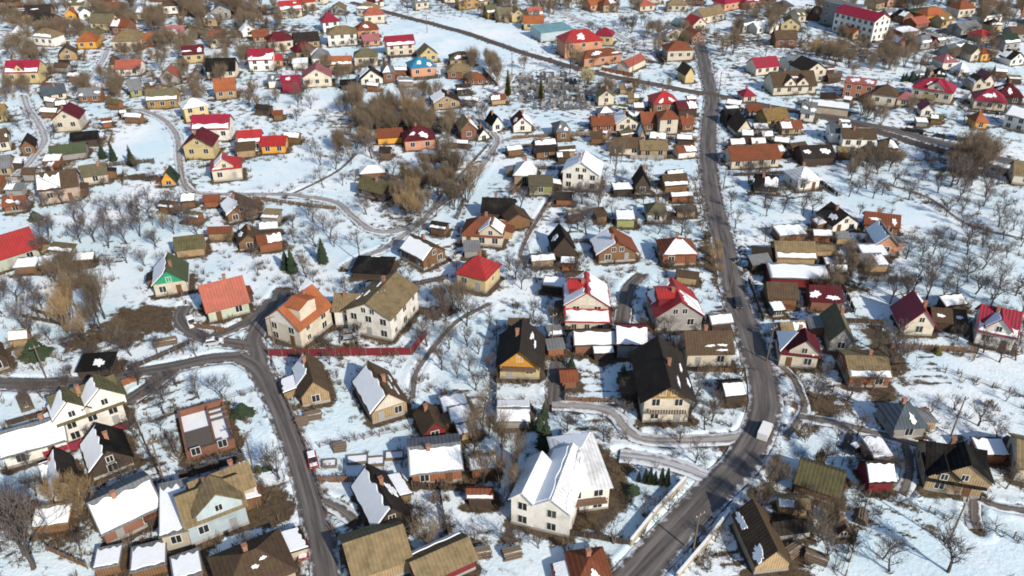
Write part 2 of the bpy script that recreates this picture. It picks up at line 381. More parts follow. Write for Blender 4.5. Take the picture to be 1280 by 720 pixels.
    if o.get('porch'):
        pd, pm, pz = o['porch']
        q = MB(); q.box(-W/2, -D/2-pd, -1, W/2, -D/2-.01, pz-.1); po = q.build('porch', wm, h)
        q = MB(); q.prism([(-D/2-pd-.4, pz-.2), (-D/2-.02, pz+.7), (-D/2-.02, pz+.85), (-D/2-pd-.4, pz-.05)], 'x', -W/2-.3, W/2+.3); q.build('porch_roof', rm, po)
        snow_patch(po, lambda s, t: (s*(W/2+.25), -D/2-pd-.38+t*(pd+.3), pz-.04+.85*t*.92), -.97, .97, .02, .95, (0, -.2, .97), rnd)
        for x in (-W*.3, 0, W*.3): window(po, x, -D/2-pd, pz*.5, 0, 1, False)
    if o.get('balc'):
        z = o['balc']; q = MB(); q.box(-W*.42, -D/2-1.2, z, W*.42, -D/2-.01, z+.15); bo = q.build('balcony', WOODP, h)
        q = MB(); q.box(-W*.42, -D/2-1.2, z+1.0, W*.42, -D/2-1.12, z+1.08)
        for i in range(15):
            x = -W*.42+.03+(W*.84-.1)*i/14; q.box(x, -D/2-1.19, z+.15, x+.05, -D/2-1.13, z+1.0)
        q.build('railing', wallm(o.get('rail', 'wood')), bo)
    return h

def merge_into(main, wing):
    """a wing is a part of its building: hang its parts on the main body"""
    bpy.context.view_layer.update()
    inv = main.matrix_world.inverted() @ wing.matrix_world
    for ch in list(wing.children):
        m = inv @ ch.matrix_basis; ch.parent = main; ch.matrix_basis = m
    MARKS[:] = [q for q in MARKS if q[0] != wing['label']]
    bpy.data.objects.remove(wing)
# ------------------------------------------------------------------ the houses, from the far edge of the town to the near ground
def houses():
    h = house
    # --- far left
    h(15,28,65,25, 10,4,4,'p','dark','tan','As', 'long tan block under a dark roof at far corner')
    h(98,61,121,60, 9,3.5,4.5,'h','orange','orange','', 'orange hip roofed house beside the big olive house')
    h(142,62,173,62, 13,4.5,5.5,'h','tan','cream','', 'big olive tan house with a tall hip roof')
    h(76,76,97,74, 7,3,3.5,'g','brown','tan','', 'small tan gabled house below the orange one')
    h(11,105,51,104, 9,4.8,4,'p','crimson','yellow','Al', 'yellow house with split crimson roof', dorm=[(-.1,3,2.6,'')])
    h(146,93,176,92, 8,3.2,3,'p','coral','white','', 'white house under a long salmon red roof')
    h(202,105,223,104, 8,3.6,3.6,'g','coral','gray','', 'coral roofed house with a pale grey gable')
    h(211,53,231,52, 8,3.6,3.6,'p','pink','white','Ap', 'white house with a snow flecked pink roof')
    h(178,58,198,57, 7,3,4,'h','orange','rust','', 'round looking orange roofed hut among brown trees')
    h(231,79,256,77, 8,4,3,'p','maroon','yellow','Ap', 'bright yellow house with two roof snow patches')
    h(260,99,295,98, 8,3.5,4.6,'p','black','cream','', 'cream house under a plain black roof')
    h(185,135,223,133, 8,3.6,3.4,'p','olive','ochre','Al', 'golden ochre house with snowy eaves')
    h(271,125,296,123, 8,3.6,4,'p','orange','tan','', 'tan house with an orange tan front')
    h(233,152,262,147, 8,5.2,2.6,'h','white','yellow','Af', 'yellow walled house under a full snow cap')
    h(243,175,288,174, 8,4.5,4,'p','crimson','white','Al', 'white house with crimson roof and snow strip')
    h(232,197,268,196, 8,4.8,4,'g','maroon','yellow','', 'yellow gabled house in front of the crimson roof', ov=.9)
    h(70,166,102,164, 9,4.6,4,'g','maroon','cream','Ab', 'cream gabled house with dark red roof')
    h(56,127,84,123, 7,2.6,3,'p','slate','cream','', 'low cream house with a slate grey roof')
    h(92,186,123,183, 6,2.4,2,'p','black','darkwood','', 'black roofed shed by the blue snowfield', n='shed')
    h(100,127,126,126, 6,2.6,2.4,'p','gray','rust','Ap', 'rust walled cottage behind dark scrub', n='cottage')
    h(-8,153,9,151, 7,3,3,'p','ochre','yellow','', 'ochre roofed house cut by the photo edge')
    h(66,204,109,199, 7,2.2,2.2,'p','green','gray','', 'moss green roofed shed below the black one', n='shed')
    h(54,257,102,250, 9,4.6,4,'p','brown','pinkbeige','Ah', 'pinkish beige house with half snowy brown roof', ch=1)
    h(107,233,136,229, 6,3,2.6,'p','olive','cream','', 'cream cottage with an olive roof by the tracks', n='cottage')
    h(203,232,220,231, 5,1.6,4,'g','darkgreen','orange','', 'tiny steep green roofed cabin beside the snowy lane', n='cabin', gp='orange')
    h(267,225,303,221, 8,4,3.4,'h','red','cream','Ap', 'cream house with red roof and snowy front gable', dorm=[(-.1,4.5,3,'A')])
    h(297,196,319,194, 6,2.6,2,'p','brown','tan','', 'tan outbuilding behind the red roofed cream house', n='shed')
    h(286,277,322,269, 8,2.8,3.4,'g','brown','wood','Af', 'brown wooden house with one white slope')
    h(256,257,273,256, 4,2,1.2,'p','rust','rust','', 'little rust shed beside the brown wooden house', n='shed')
    h(-22,346,52,322, 9,3.6,4.6,'p','red','palegreen','', 'bright red roofed house cut off by the edge', noplinth=True)
    h(8,267,34,264, 5,2.4,1.6,'p','rust','rust','Ap', 'low rust cottage left of the pinkish house', n='cottage')
    h(222,322,256,318, 6,2.4,2.6,'p','moss','tan','', 'mossy thatched shed in the orchard', n='shed')
    h(196,373,236,367, 9,3.4,4.2,'g','green','cream','Af', 'green roofed house with an emerald gable', gp='emerald')
    h(300,312,326,308, 6,2.4,2.8,'g','brown','wood','Ab', 'dark brown cottage beside the brick shed', n='cottage')
    h(326,315,353,310, 5,2.6,1.6,'p','rust','rust','Ah', 'brick red shed with a half snowy roof', n='shed')
    h(20,342,46,340, 4,1.9,.6,'s','gray','wood','Af', 'low snow topped shed below the red roof', n='shed')
    h(52,340,74,336, 4,1.9,.6,'s','gray','wood','Af', 'square snow topped shed in the middle of three', n='shed')
    h(73,346,92,340, 4,2,1.4,'p','tan','tan','', 'tan shed at the end of the snowy sheds', n='shed')
    # --- far middle
    h(352,23,378,21, 8,4.5,4,'p','red','cream','As Al', 'house with snow stripes across its red roof')
    h(378,14,396,12, 8,4.5,4,'h','red','cream','', 'cream house with red roof at the far edge')
    h(405,41,425,39, 8,5,4.5,'h','crimson','white','', 'white house with a bright crimson hip roof')
    h(411,59,447,57, 10,5.5,3.4,'h','tan','white','', 'large white house with a tan hip roof')
    h(448,49,474,47, 8,4,4,'h','rust','salmon','Ab', 'salmon house with a rusty roof at field edge')
    h(337,64,367,61, 9,4.6,4,'h','maroon','cream','', 'cream house with a broad dark red roof')
    h(318,53,337,51, 7,2.8,2.8,'p','rust','tan','', 'low brown house beside the broad dark red roof')
    h(372,77,398,73, 8,4,4,'h','maroon','yellow','', 'yellow house with a red brown hip roof')
    h(313,90,342,89, 9,5,4,'p','crimson','white','Ap Al', 'tall white house with a snow dotted crimson roof')
    h(392,85,414,83, 9,4.2,4,'h','gray','white','Ch', 'white house under a pale grey hip roof')
    h(413,93,440,92, 7,4,2.8,'p','orange','tan','Al', 'small orange roofed house with a snow fringe')
    h(444,84,472,83, 8,4,3.2,'h','olive','cream','', 'cream house under a low olive roof')
    h(343,84,354,83, 5,3,1.8,'p','red','salmon','', 'tiny red roofed garage between two houses', n='garage')
    h(367,88,385,87, 6,3,.5,'s','white','white','Af', 'low white shed beside the yellow house', n='shed')
    h(485,72,519,69, 8,5,3.6,'p','crimson','cream','Al', 'long crimson roofed house by the white field')
    h(455,59,475,57, 6,2.6,2.4,'p','pink','salmon','', 'pinkish roofed house behind the long crimson one')
    h(526,79,547,77, 7,3.6,4,'g','olive','yellow','', 'yellow green gable behind the blue roof')
    h(515,98,544,95, 9,4,3.6,'h','blue','salmon','Ap', 'salmon house with a vivid blue roof')
    h(354,117,376,116, 6,4.6,1.6,'p','crimson','crimson','Ab', 'all crimson barn above the snow terrace', n='barn')
    h(380,110,415,108, 9,4,4.4,'g','pink','cream','', 'cream house with a broad pink gable')
    h(337,112,353,111, 6,3,1,'s','gray','white','Ap', 'small white annexe beside the crimson barn', n='shed')
    h(452,107,479,105, 7,2.4,4.4,'g','dark','white','Ah', 'chalet like house with a white triangular gable')
    h(427,113,445,112, 5,2.2,1.4,'p','black','darkwood','', 'black shed beside the chalet like house', n='shed')
    h(563,82,592,81, 8,3,3,'h','brown','tan','Ap', 'stone brown house below the railway bend')
    h(560,98,588,97, 8,3,3,'h','tan','brick','', 'tan roofed brick house under the stone brown one')
    h(584,106,606,104, 6,2,3,'h','rust','rust','', 'rust red hut by the bend in the lane', n='hut')
    h(543,137,575,134, 8,2.6,3.2,'g','dark','tan','Af', 'tan cottage with snow on its steep roof', n='cottage')
    h(572,119,588,118, 5,2.2,1.5,'p','dark','darkwood','Al', 'little dark hut with white eaves', n='hut')
    h(507,188,544,185, 8,3.6,4,'h','maroon','salmon','Ap', 'dark red roofed villa with salmon walls')
    h(473,180,503,178, 6,2.4,2.4,'p','rust','orange','', 'orange shed beside the dark red villa', n='shed')
    h(577,176,596,174, 8,4,3.4,'g','tan','brick','Bf', 'brick house with one snowy tan slope by lane')
    h(616,166,628,164, 6,3,3.4,'g','black','white','', 'narrow white house with black roof by the lane')
    h(598,176,612,174, 4,1.4,3.2,'g','dark','white','', 'low white tent shaped hut below the brick house', n='hut')
    h(300,189,328,187, 7,3.6,3.2,'p','red','white','Al', 'white fronted house with snow edged red roof')
    h(328,191,357,190, 7,2.8,2.2,'p','red','orange','', 'orange yellow house with a small red roof')
    # --- far centre and right of the railway
    h(676,53,716,48, 12,4.5,1,'s','teal','paleblue','', 'teal flat roofed hall by the road junction', n='hall', nowin=True)
    m = h(706,73,752,69, 12,7,5,'h','red','salmon','Ab', 'large salmon mansion with a red hip roof')
    w = h(730,84,776,78, 8,4,2.6,'h','rust','salmon','Ap', 'rusty roofed wing in front of the salmon mansion'); merge_into(m, w)
    h(786,92,806,82, 6,2.8,2.4,'p','coral','cream','', 'long coral roofed shed by the snowy yard', n='shed')
    h(834,76,865,75, 10,4.6,3.4,'h','rust','cream','', 'cream house with a rusty hip roof by road')
    h(866,39,882,37, 9,3.6,4,'g','red','cream','', 'cream gable under a red roof at the far road end')
    h(878,29,905,23, 9,4,3.6,'p','tan','cream','', 'tan roofed cream house behind the red gable')
    h(905,14,926,10, 9,4,4,'h','crimson','salmon','', 'crimson roofed house at the top of the photo')
    h(856,105,867,104, 8,3.6,4,'g','brown','yellow','', 'thin yellow gable against the road', nowin=True)
    h(748,131,767,130, 5,3.6,2.8,'g','olive','cream','', 'little chapel with a thin mast', n='chapel')
    h(750,147,766,146, 5,2,2,'h','gray','gray','Af', 'snow capped hut in front of the chapel', n='hut')
    h(770,163,799,162, 8,2.8,3.6,'g','darkgreen','cream','Af Bh', 'cream cottage with a snowy dark green gable roof', n='cottage')
    h(741,164,767,163, 7,2.4,2.6,'p','rust','rust','', 'rust coloured cottage left of the snowy gable', n='cottage')
    h(816,144,846,143, 9,4.6,3.8,'h','red','brick','Ap', 'red cluster roof with snow above the tower house')
    h(824,167,846,166, 7,5.5,2.6,'h','rust','cream','', 'cream tower house below the red cluster')
    h(803,164,821,163, 7,3,3.4,'p','rust','wood','', 'rust brown house left of the tower house')
    h(848,148,870,146, 7,3,2.4,'p','maroon','darkwood','Bb Ah', 'maroon roofed shed beside the main road', n='shed')
    h(853,163,866,162, 5,2.4,2.4,'p','rust','rust','', 'small rust hut between tower house and road', n='hut')
    h(642,167,664,166, 7,2.8,3.6,'g','maroon','white','Ab Bf', 'white house with red gable trim by square field')
    h(908,158,925,157, 7,2.6,3,'p','black','darkwood','', 'black roofed barn right of the main road', n='barn')
    h(920,171,940,170, 9,2,5.4,'g','brown','cream','', 'steep bright cream gable right of the road', nowin=True)
    h(914,209,973,206, 9,3,3.4,'p','rust','cream','Bl', 'long brick red roof on the right of the road')
    h(929,129,943,128, 6,2.6,2.6,'h','crimson','cream','', 'small crimson roof alone in the snowy field')
    h(944,96,972,93, 8,3.4,3.4,'p','crimson','cream','', 'crimson roofed cream house by tall tan trees')
    # --- far right
    h(1088,53,1107,49, 20,8.2,2.4,'g','crimson','white','', 'white apartment block with a crimson roof', n='apartment_block', ch=0, keep=1, sw=7)
    h(1024,30,1062,40, 8,9.5,.4,'f','gray','gray','', 'pale grey flat apartment block behind the crimson roofed one', n='apartment_block', keep=1)
    h(966,119,1018,117, 11,3.4,5,'p','brown','cream','As', 'wide cream house under a big brown roof', dorm=[(-.25,4,3,''),(.35,4,3,'')])
    m = h(1005,105,1030,102, 11,5,4,'g','dark','cream','', 'tall cream gable behind the big brown roof')
    w = h(985,92,1006,90, 8,4,2,'p','gray','white','', 'white wing left of the tall cream gable'); merge_into(m, w)
    h(1052,122,1089,127, 9,6,.3,'f','coral','coral','p', 'coral flat topped block with two bays')
    h(1087,131,1117,135, 9,4.4,3.6,'h','brown','cream','', 'cream house with a brown hip beside the coral block')
    h(1008,139,1059,145, 6,2.8,.6,'s','gray','beige','Af', 'long beige shed with a white roof stripe', n='shed')
    h(1138,121,1187,129, 10,4.4,4.2,'h','crimson','cream','Ab', 'long cream house under a broad crimson hip', dorm=[(.15,5,3,'')])
    h(1216,134,1255,138, 10,3.4,4.4,'h','crimson','cream','Ap', 'second crimson hip house with two snow patches')
    h(1243,127,1276,130, 10,3,4.4,'h','maroon','darkwood','Ab Cb', 'dark maroon roof with a large snow patch')
    h(1217,162,1232,162, 6,2.4,3.6,'h','orange','orange','', 'little orange peaked hut by the parking strip', n='hut')
    h(1252,160,1292,170, 9,5,3,'p','gray','white','Af', 'white house with dark windows at right edge')
    h(1037,178,1061,179, 8,4,2.6,'p','slate','white','Ah', 'white house with a dark roof in a pair')
    h(1052,184,1092,185, 8,3.6,2.4,'p','brown','white','Bf', 'wider white house in front of the dark roofed one')
    h(958,160,984,157, 8,3,3,'p','ochre','ochre','', 'ochre roofed house right of the bright gable')
    h(977,168,1001,167, 6,2.2,2,'p','rust','tan','Ah', 'small tan cottage with a patchy snow roof', n='cottage')
    h(1212,77,1224,76, 8,3.6,3.4,'g','olive','cream','', 'cream gable joined to an orange annexe')
    h(1225,77,1240,75, 8,3.6,2.4,'h','rust','orange','', 'orange annexe beside the far cream gable')
    h(1225,53,1239,51, 8,3,2.6,'h','red','salmon','', 'lone bright red house in the far quarter')
    h(1156,31,1182,28, 9,4.4,3.6,'h','orange','orange','', 'orange roofed house in the far right quarter')
    h(1197,21,1217,19, 9,4.6,4,'h','rust','cream','', 'cream house with a rosy roof at top right')
    h(1144,37,1160,34, 8,2.8,2.6,'p','coral','rust','', 'coral roofed house below the orange one')
    h(1127,47,1148,44, 8,2.6,.6,'s','gray','brick','Af', 'snow covered flat block with brick walls')
    h(1177,87,1195,86, 8,3.4,3,'h','pink','white','Ap', 'pink and white house at the snowy square')
    h(1140,26,1174,22, 10,3.4,1.6,'p','darkgreen','gray','', 'dark green hall in the far quarter', n='hall', nowin=True)
    h(1198,95,1211,94, 6,1.6,4.4,'h','white','white','Af', 'white tent shaped roof among conifers', n='hut')
    # --- upper middle band
    h(449,244,479,252, 6,2.6,2.8,'p','moss','darkwood','', 'dark wooden house inside the lane bend')
    h(452,223,480,221, 5,1.8,1.8,'h','white','wood','Af', 'snow heaped shed inside the lane bend', n='shed')
    h(578,307,627,310, 9,3,4.2,'h','rust','cream','Bl Dh', 'rust roofed house with one white corner', dorm=[(.45,5,3,'B')])
    h(603,277,641,279, 7,3,3,'p','black','darkwood','', 'black roofed house behind the rust roofed one')
    h(634,288,662,284, 6,2.6,2.4,'g','brown','wood','', 'brown wooden shed right of the black roof', n='shed')
    h(530,339,557,326, 9,3,3.4,'g','brown','wood','Af', 'wooden house with a dazzling snow slope')
    h(441,347,485,349, 8,1.8,2.4,'h','black','darkwood','Bb', 'low black tarred shed with a snow island', n='shed')
    h(572,359,607,368, 8,4,4.4,'h','red','yellow','', 'yellow house under a red pyramid roof')
    h(671,200,696,198, 7,2.6,3,'p','dark','wood','Au', 'dark roofed cabin above the white gabled house', n='cabin')
    h(643,231,668,232, 9,3,3.4,'h','white','tan','Af Bf', 'grey snow hip roof beside the white gable')
    h(662,245,690,245, 6,3,.8,'s','olive','olive','', 'olive green garage beside the white gabled house', n='garage')
    h(703,237,747,241, 9,5.4,4.6,'g','white','white','Af Bf', 'big white gabled house with a white roof')
    h(768,194,800,194, 7,2.6,2.4,'p','brown','cream','', 'long cream house beneath a dark brown roof')
    h(801,196,833,196, 7,2.8,2,'p','tan','tan','', 'tan wooden house joined to the cream one')
    h(848,197,869,195, 5,2.2,1.6,'p','rust','white','Ah', 'small white and rust shed by the roadside', n='shed')
    h(793,245,812,245, 6,3,5,'g','dark','darkwood','', 'steep roofed dark wooden house')
    h(767,246,790,245, 4,1.8,.6,'s','dark','darkwood','Af', 'black shed with a white lid beside steep house', n='shed')
    h(831,242,858,240, 6,2.4,2.6,'p','brown','wood','Al', 'brown shed above the roadside scrub', n='shed')
    h(809,279,832,279, 6,2.6,2.8,'h','olive','white','', 'white cottage with an olive hip roof', n='cottage')
    h(771,285,792,285, 5,2.4,.6,'s','gray','olive','Af', 'olive box shed with a snow lid', n='shed')
    h(692,324,718,322, 7,3,4.4,'g','dark','darkwood','Ab', 'charcoal barn with a steep gable', n='barn')
    h(748,328,794,325, 8,2.8,4,'g','rust','wood','Af', 'cottage with a rust ridge and a white slope', n='cottage', ou=.8)
    h(828,332,869,331, 8,3.2,3.4,'h','rust','rust','Af', 'orange brick house with a thick snow roof')
    h(944,238,970,240, 6,2.4,2.8,'p','black','darkwood','Ah', 'blackened hut right of the main road', n='hut')
    h(996,237,1023,234, 8,3.2,3.6,'h','white','white','Af Bf', 'white house with a snowy pointed roof')
    h(1040,289,1071,285, 8,2.6,3.6,'g','dark','white','Ab Bb', 'white cottage with black barge boards', n='cottage')
    h(1080,287,1121,292, 6,2.6,2.4,'p','rust','rust','Ap', 'rust brown house beside the white cottage')
    h(1093,317,1120,318, 9,3.2,3.4,'g','gray','salmon','Af', 'salmon house with a grey and white slope')
    h(970,332,1017,333, 8,2.4,3,'p','tan','tan','Al', 'tan striped barn beside the main road', n='barn')
    h(974,302,1006,299, 5,2,.6,'s','gray','wood','Af', 'snow topped lean-to above the tan barn', n='shed')
    h(962,359,1035,362, 6,2.6,.6,'s','gray','redwall','Af', 'very long maroon shed with a white roof', n='shed')
    h(1077,327,1108,327, 5,2.2,.6,'s','gray','wood','Af', 'upper snow topped shed by the salmon house', n='shed')
    h(1080,340,1108,339, 5,2,.6,'s','gray','tan','Ah', 'lower snow topped shed by the salmon house', n='shed')
    h(1003,206,1041,204, 8,2.6,3,'p','dark','darkwood','Ap', 'dark barn with two snow spots by white house', n='barn')
    h(1264,230,1296,234, 8,3.4,3,'p','tan','cream','', 'cream house at the edge below the parking strip')
    h(1012,389,1048,391, 7,2.6,2.4,'p','maroon','brick','Ap', 'maroon roofed brick shed below the long shed', n='shed')
    h(960,384,994,385, 7,2.4,2.6,'p','brown','wood','', 'brown shed squeezed by the main road', n='shed')
    h(966,397,979,396, 3,1.8,.5,'s','black','darkwood','Af', 'tiny black hut with a snow lid', n='hut')
    # --- the middle
    h(263,405,313,392, 9,3.4,5,'p','coral','palegreen','', 'coral red house with a wide tiled front', ch=1)
    h(336,421,378,435, 11,5,5,'g','orange','cream','Ab', 'cream house with orange roof and a snow patch', gp='white', sdorm=[(1,-.2,4.5,4,'cream')])
    m = h(436,413,490,425, 14,6,3.6,'g','tan','white','As', 'large white house with a tan and black roof')
    w = h(420,407,452,408, 7,4.6,2.6,'p','tan','white','', 'white wing joined left of the large white house'); merge_into(m, w)
    h(379,510,413,502, 10,2.8,4,'g','brown','tan','Ah', 'brown gabled cottage beside golden brushwood', n='cottage')
    h(466,528,509,514, 11,3,4.4,'g','brown','tan','Af Bs', 'long gabled cottage with one white slope', n='cottage', gp='cream', ch=1)
    h(531,550,557,543, 6,2.4,2.6,'g','brown','redwall','', 'brown hut with a red side wall', n='hut')
    h(556,520,585,514, 4,1.8,.5,'s','gray','wood','Af', 'upper flat shed under deep snow', n='shed')
    h(566,534,590,530, 4,1.8,.5,'s','gray','wood','Af', 'middle flat shed under deep snow', n='shed')
    h(576,548,600,542, 4,1.8,.8,'p','gray','tan','Af Bf', 'lowest ridged shed under deep snow', n='shed')
    h(706,403,759,404, 9,5,4.4,'g','red','cream','Af Bf', 'cream house with a red ridge and snow porch', gp='cream', porch=(3,'red',2.6), sdorm=[(-1,.1,3.4,3,'redwall')])
    h(819,412,876,410, 10,4,5,'g','red','gray','Ah Bh', 'grey gabled house with red roof in the middle', sdorm=[(-1,.0,4,3.4,'redwall')])
    h(719,443,767,442, 6,2.6,2,'p','brown','brick','Af', 'snow roofed brick shed behind the yard', n='shed')
    h(743,450,766,449, 3.5,1.9,.6,'s','dark','darkwood','Af', 'small dark shed in front of the brick one', n='shed')
    h(771,446,806,447, 8,3.6,2.6,'p','maroon','gray','Af', 'grey shed with maroon trim and a snow roof', n='shed')
    h(803,527,859,527, 14,6.4,4.2,'g','dark','cream','Bs', 'tall chalet with a black roof and orange gable', gp='ochre', gpz=5.0, balc=2.7, rail='white', ou=.9, ov=1.2, ch=1)
    h(858,457,913,456, 8,3.6,3.2,'p','brown','cream','As', 'cream house with a brown plank roof by road', nowin=False)
    h(625,471,674,473, 10,4,4.8,'g','dark','yellow','Bs', 'golden yellow gabled house with a dark roof', gp='orange', gpz=2.4, balc=2.4, ou=.8, ov=1.0)
    h(623,532,660,532, 6,1.6,.8,'p','gray','gray','Af Bf', 'snow covered greenhouse below the yellow house', n='greenhouse')
    h(703,485,720,484, 4,2,1.2,'p','rust','brick','', 'small brick red shed by the black driveway', n='shed')
    h(907,504,928,502, 5,2,1.6,'p','dark','darkwood','Af', 'black shed with snow roof beside the main road', n='shed')
    h(973,457,1019,462, 8,3.4,4,'h','maroon','cream','Cf Ap', 'cream house with a dark red cross roof', dorm=[(.2,5,3.4,'')])
    h(1035,440,1063,442, 10,3.2,4,'g','olive','gray','', 'grey gable with a two tone dark roof')
    h(1060,484,1108,486, 9,2.8,2,'p','tan','rust','Al', 'low rust house with a pale roof and snow')
    h(1114,550,1152,548, 7,2.8,3,'h','slate','gray','Ab Bb', 'slate hip roofed house above the snow garden')
    h(1128,421,1163,423, 8,3.2,4.6,'g','crimson','cream','', 'cream house with a crimson gable roof', ou=.9)
    h(1164,414,1203,417, 6,2.2,2,'p','brown','darkwood','Ap', 'dark brown shed between two crimson houses', n='shed')
    h(1216,432,1262,442, 9,4,4.4,'p','crimson','white','Al', 'white house with crimson roof and snowy dormer', dorm=[(0,4,3.2,'A')])
    h(-12,468,12,460, 7,2.8,3,'g','brown','darkwood','', 'dark brown hut at the edge near the lane', n='hut')
    h(101,476,141,473, 5,2.2,.6,'s','black','darkwood','Ab', 'flat black shed beside the lane', n='shed')
    h(85,558,161,530, 9,5,4,'p','moss','white','As Ab', 'big pale house with mossy cross gables', dorm=[(-.55,5,3.6,'A'),(.5,6,4,'A')])
    h(11,588,88,566, 8,3,3,'p','gray','white','Af', 'long white roofed house at the left edge')
    h(119,602,168,583, 8,2.4,4,'g','black','darkwood','Af', 'dark wooden house with one snowy slope')
    h(60,607,80,600, 4,1.8,1.6,'p','gray','wood','Af Bf', 'little snow capped hut by the dark house', n='hut')
    h(72,634,104,622, 9,2.2,3.6,'g','dark','white','Af', 'narrow shed with a white gable and dark slope', n='shed')
    h(136,684,206,650, 10,3,3.2,'p','gray','brick','Af', 'long brick house under a sheet of snow')
    m = h(241,684,312,656, 8,4.6,3.4,'p','tan','paleblue','Ab', 'pale blue walled house with a straw tan roof', dorm=[(.15,6,3.8,'')])
    w = h(254,656,322,629, 6,4.2,3,'p','tan','beige','Bp', 'rear wing with tan roof behind the blue walls'); merge_into(m, w)
    w = h(208,690,240,682, 11,3.4,1,'s','gray','beige','Af', 'snow roofed wing left of the blue walled house'); merge_into(m, w)
    h(287,768,372,730, 9,3,3.4,'h','brown','beige','As', 'large brown hip roof at the bottom edge')
    h(122,722,152,716, 4,1.8,.4,'f','gray','wood','f', 'square snow topped shed at the bottom edge', n='shed')
    h(168,726,210,715, 5,1.8,.4,'f','gray','wood','f', 'wide snow topped shed beside the hedge', n='shed')
    h(222,738,256,726, 5,1.8,.4,'f','gray','wood','f', 'snow topped shed under the olive hedge', n='shed')
    h(516,605,577,598, 9,3,2.4,'p','gray','rust','Af', 'orange brick house under a flat snow sheet')
    h(471,674,513,657, 11,2.6,4.4,'g','dark','darkwood','Af Bb', 'black gabled house with snow on one slope', ch=1)
    h(446,738,514,714, 9,3,3.4,'p','tan','tan','', 'barn with a wide straw yellow roof', n='barn')
    h(527,740,594,709, 6,2.4,2,'p','tan','redwall','Bl', 'low red walled barn at the bottom edge', n='barn')
    h(720,742,763,736, 6.5,2.2,2.6,'h','rust','wood','Ab', 'rust brown hip roof with a snow island')
    m = h(667,658,711,669, 11,5.0,1.8,'g','white','white','Af Bp', 'large white villa under a pale snow roof', keep=1, ch=0, ou=.35)
    w = h(639,650,667,658, 8,5.2,1.6,'g','white','white','Bf', 'villa wing a', keep=1, ch=0, ou=.3); merge_into(m, w)
    w = h(706,640,760,633, 11,4.6,1.9,'h','white','white','Ah Bf', 'villa wing b', keep=1, ch=0, balc=2.4, rail='rust', ou=.5, ov=.7); merge_into(m, w)
    h(992,617,1043,634, 7,2.4,2.6,'p','moss','wood','', 'mossy roofed wooden barn by the dark trees', n='barn')
    h(1084,615,1113,614, 5,2.4,2.6,'p','dark','redwall','Af', 'narrow red walled shed with a blue white roof', n='shed')
    h(1090,583,1111,581, 5,2,.5,'s','gray','wood','Af', 'snow box shed behind the red walled one', n='shed')
    h(1154,612,1223,624, 10,2.8,4.6,'p','black','tan','Bs', 'black roofed house with a tan porch front', dorm=[(.25,7,4.0,''),(-.45,4,2.4,'')])
    h(1266,602,1312,612, 9,3.2,2.6,'p','tan','cream','', 'cream house leaving the right edge')
    h(1044,674,1061,673, 3,1.2,1.8,'g','brown','wood','', 'tiny brown kennel hut in the snow', n='hut')
    h(942,718,984,714, 10,2.4,3.8,'g','brown','tan','Ap', 'long barn with a tan gable and dark slope', n='barn')
    # brick house under construction, without a roof
    p0, p1 = G(236,580), G(296,562); W = math.hypot(p1[0]-p0[0], p1[1]-p0[1]); a = math.atan2(p1[1]-p0[1], p1[0]-p0[0]); D = 11.0
    cx = (p0[0]+p1[0])/2-math.sin(a)*D/2; cy = (p0[1]+p1[1])/2+math.cos(a)*D/2
    e = tag(empty('unfinished_house', (cx, cy, float(hgt(cx, cy))), a), 'roofless orange brick shell of a house in snow', 'house')
    FOOT.append((cx, cy, math.cos(a), math.sin(a), W/2, D/2)); MARKS.append((e['label'], cx, cy))
    w = MB(); t = .35; H = 1.7
    for (xa, ya, xb, yb, hh) in ((-W/2,-D/2,W/2,-D/2+t,H),(-W/2,D/2-t,W/2,D/2,H),(-W/2,-D/2+t,-W/2+t,D/2-t,H),(W/2-t,-D/2+t,W/2,D/2-t,H-.3),(-W/2+t,-.2,W*.1,.1,H-.6),(W*.1,-D/2+t,W*.1+.3,D/2-t,H-.3)):
        w.box(xa, ya, -1, xb, yb, hh)
    w.build('wall', wallm('brick'), e)
    f = MB(); f.box(-W/2+t, .1, -.5, W*.1, D/2-t, .5); f.box(W*.1+.3, -D/2+t, -.5, W/2-t, D/2-t, .35); f.build('snow_floor', SNOW, e)
    f = MB(); f.box(-W/2+t, -D/2+t, -.5, W*.1, -.2, 1.2); f.build('slab', noisy('wet_screed', (.10,.085,.075), .3, 2, .8), e)
    f = MB(); f.box(W*.1+.3, .6, H-.3, W/2+.2, .8, H-.1); f.box(W*.1+.3, 2.1, H-.3, W/2+.2, 2.3, H-.1); f.box(W*.1+.3, 3.4, H-.3, W/2+.2, 3.6, H-.1); f.build('timber_beam', WOODP, e)
    for (x) in (-W*.3, W*.25): window(e, x, -D/2, 1.5, 0, 0, True)
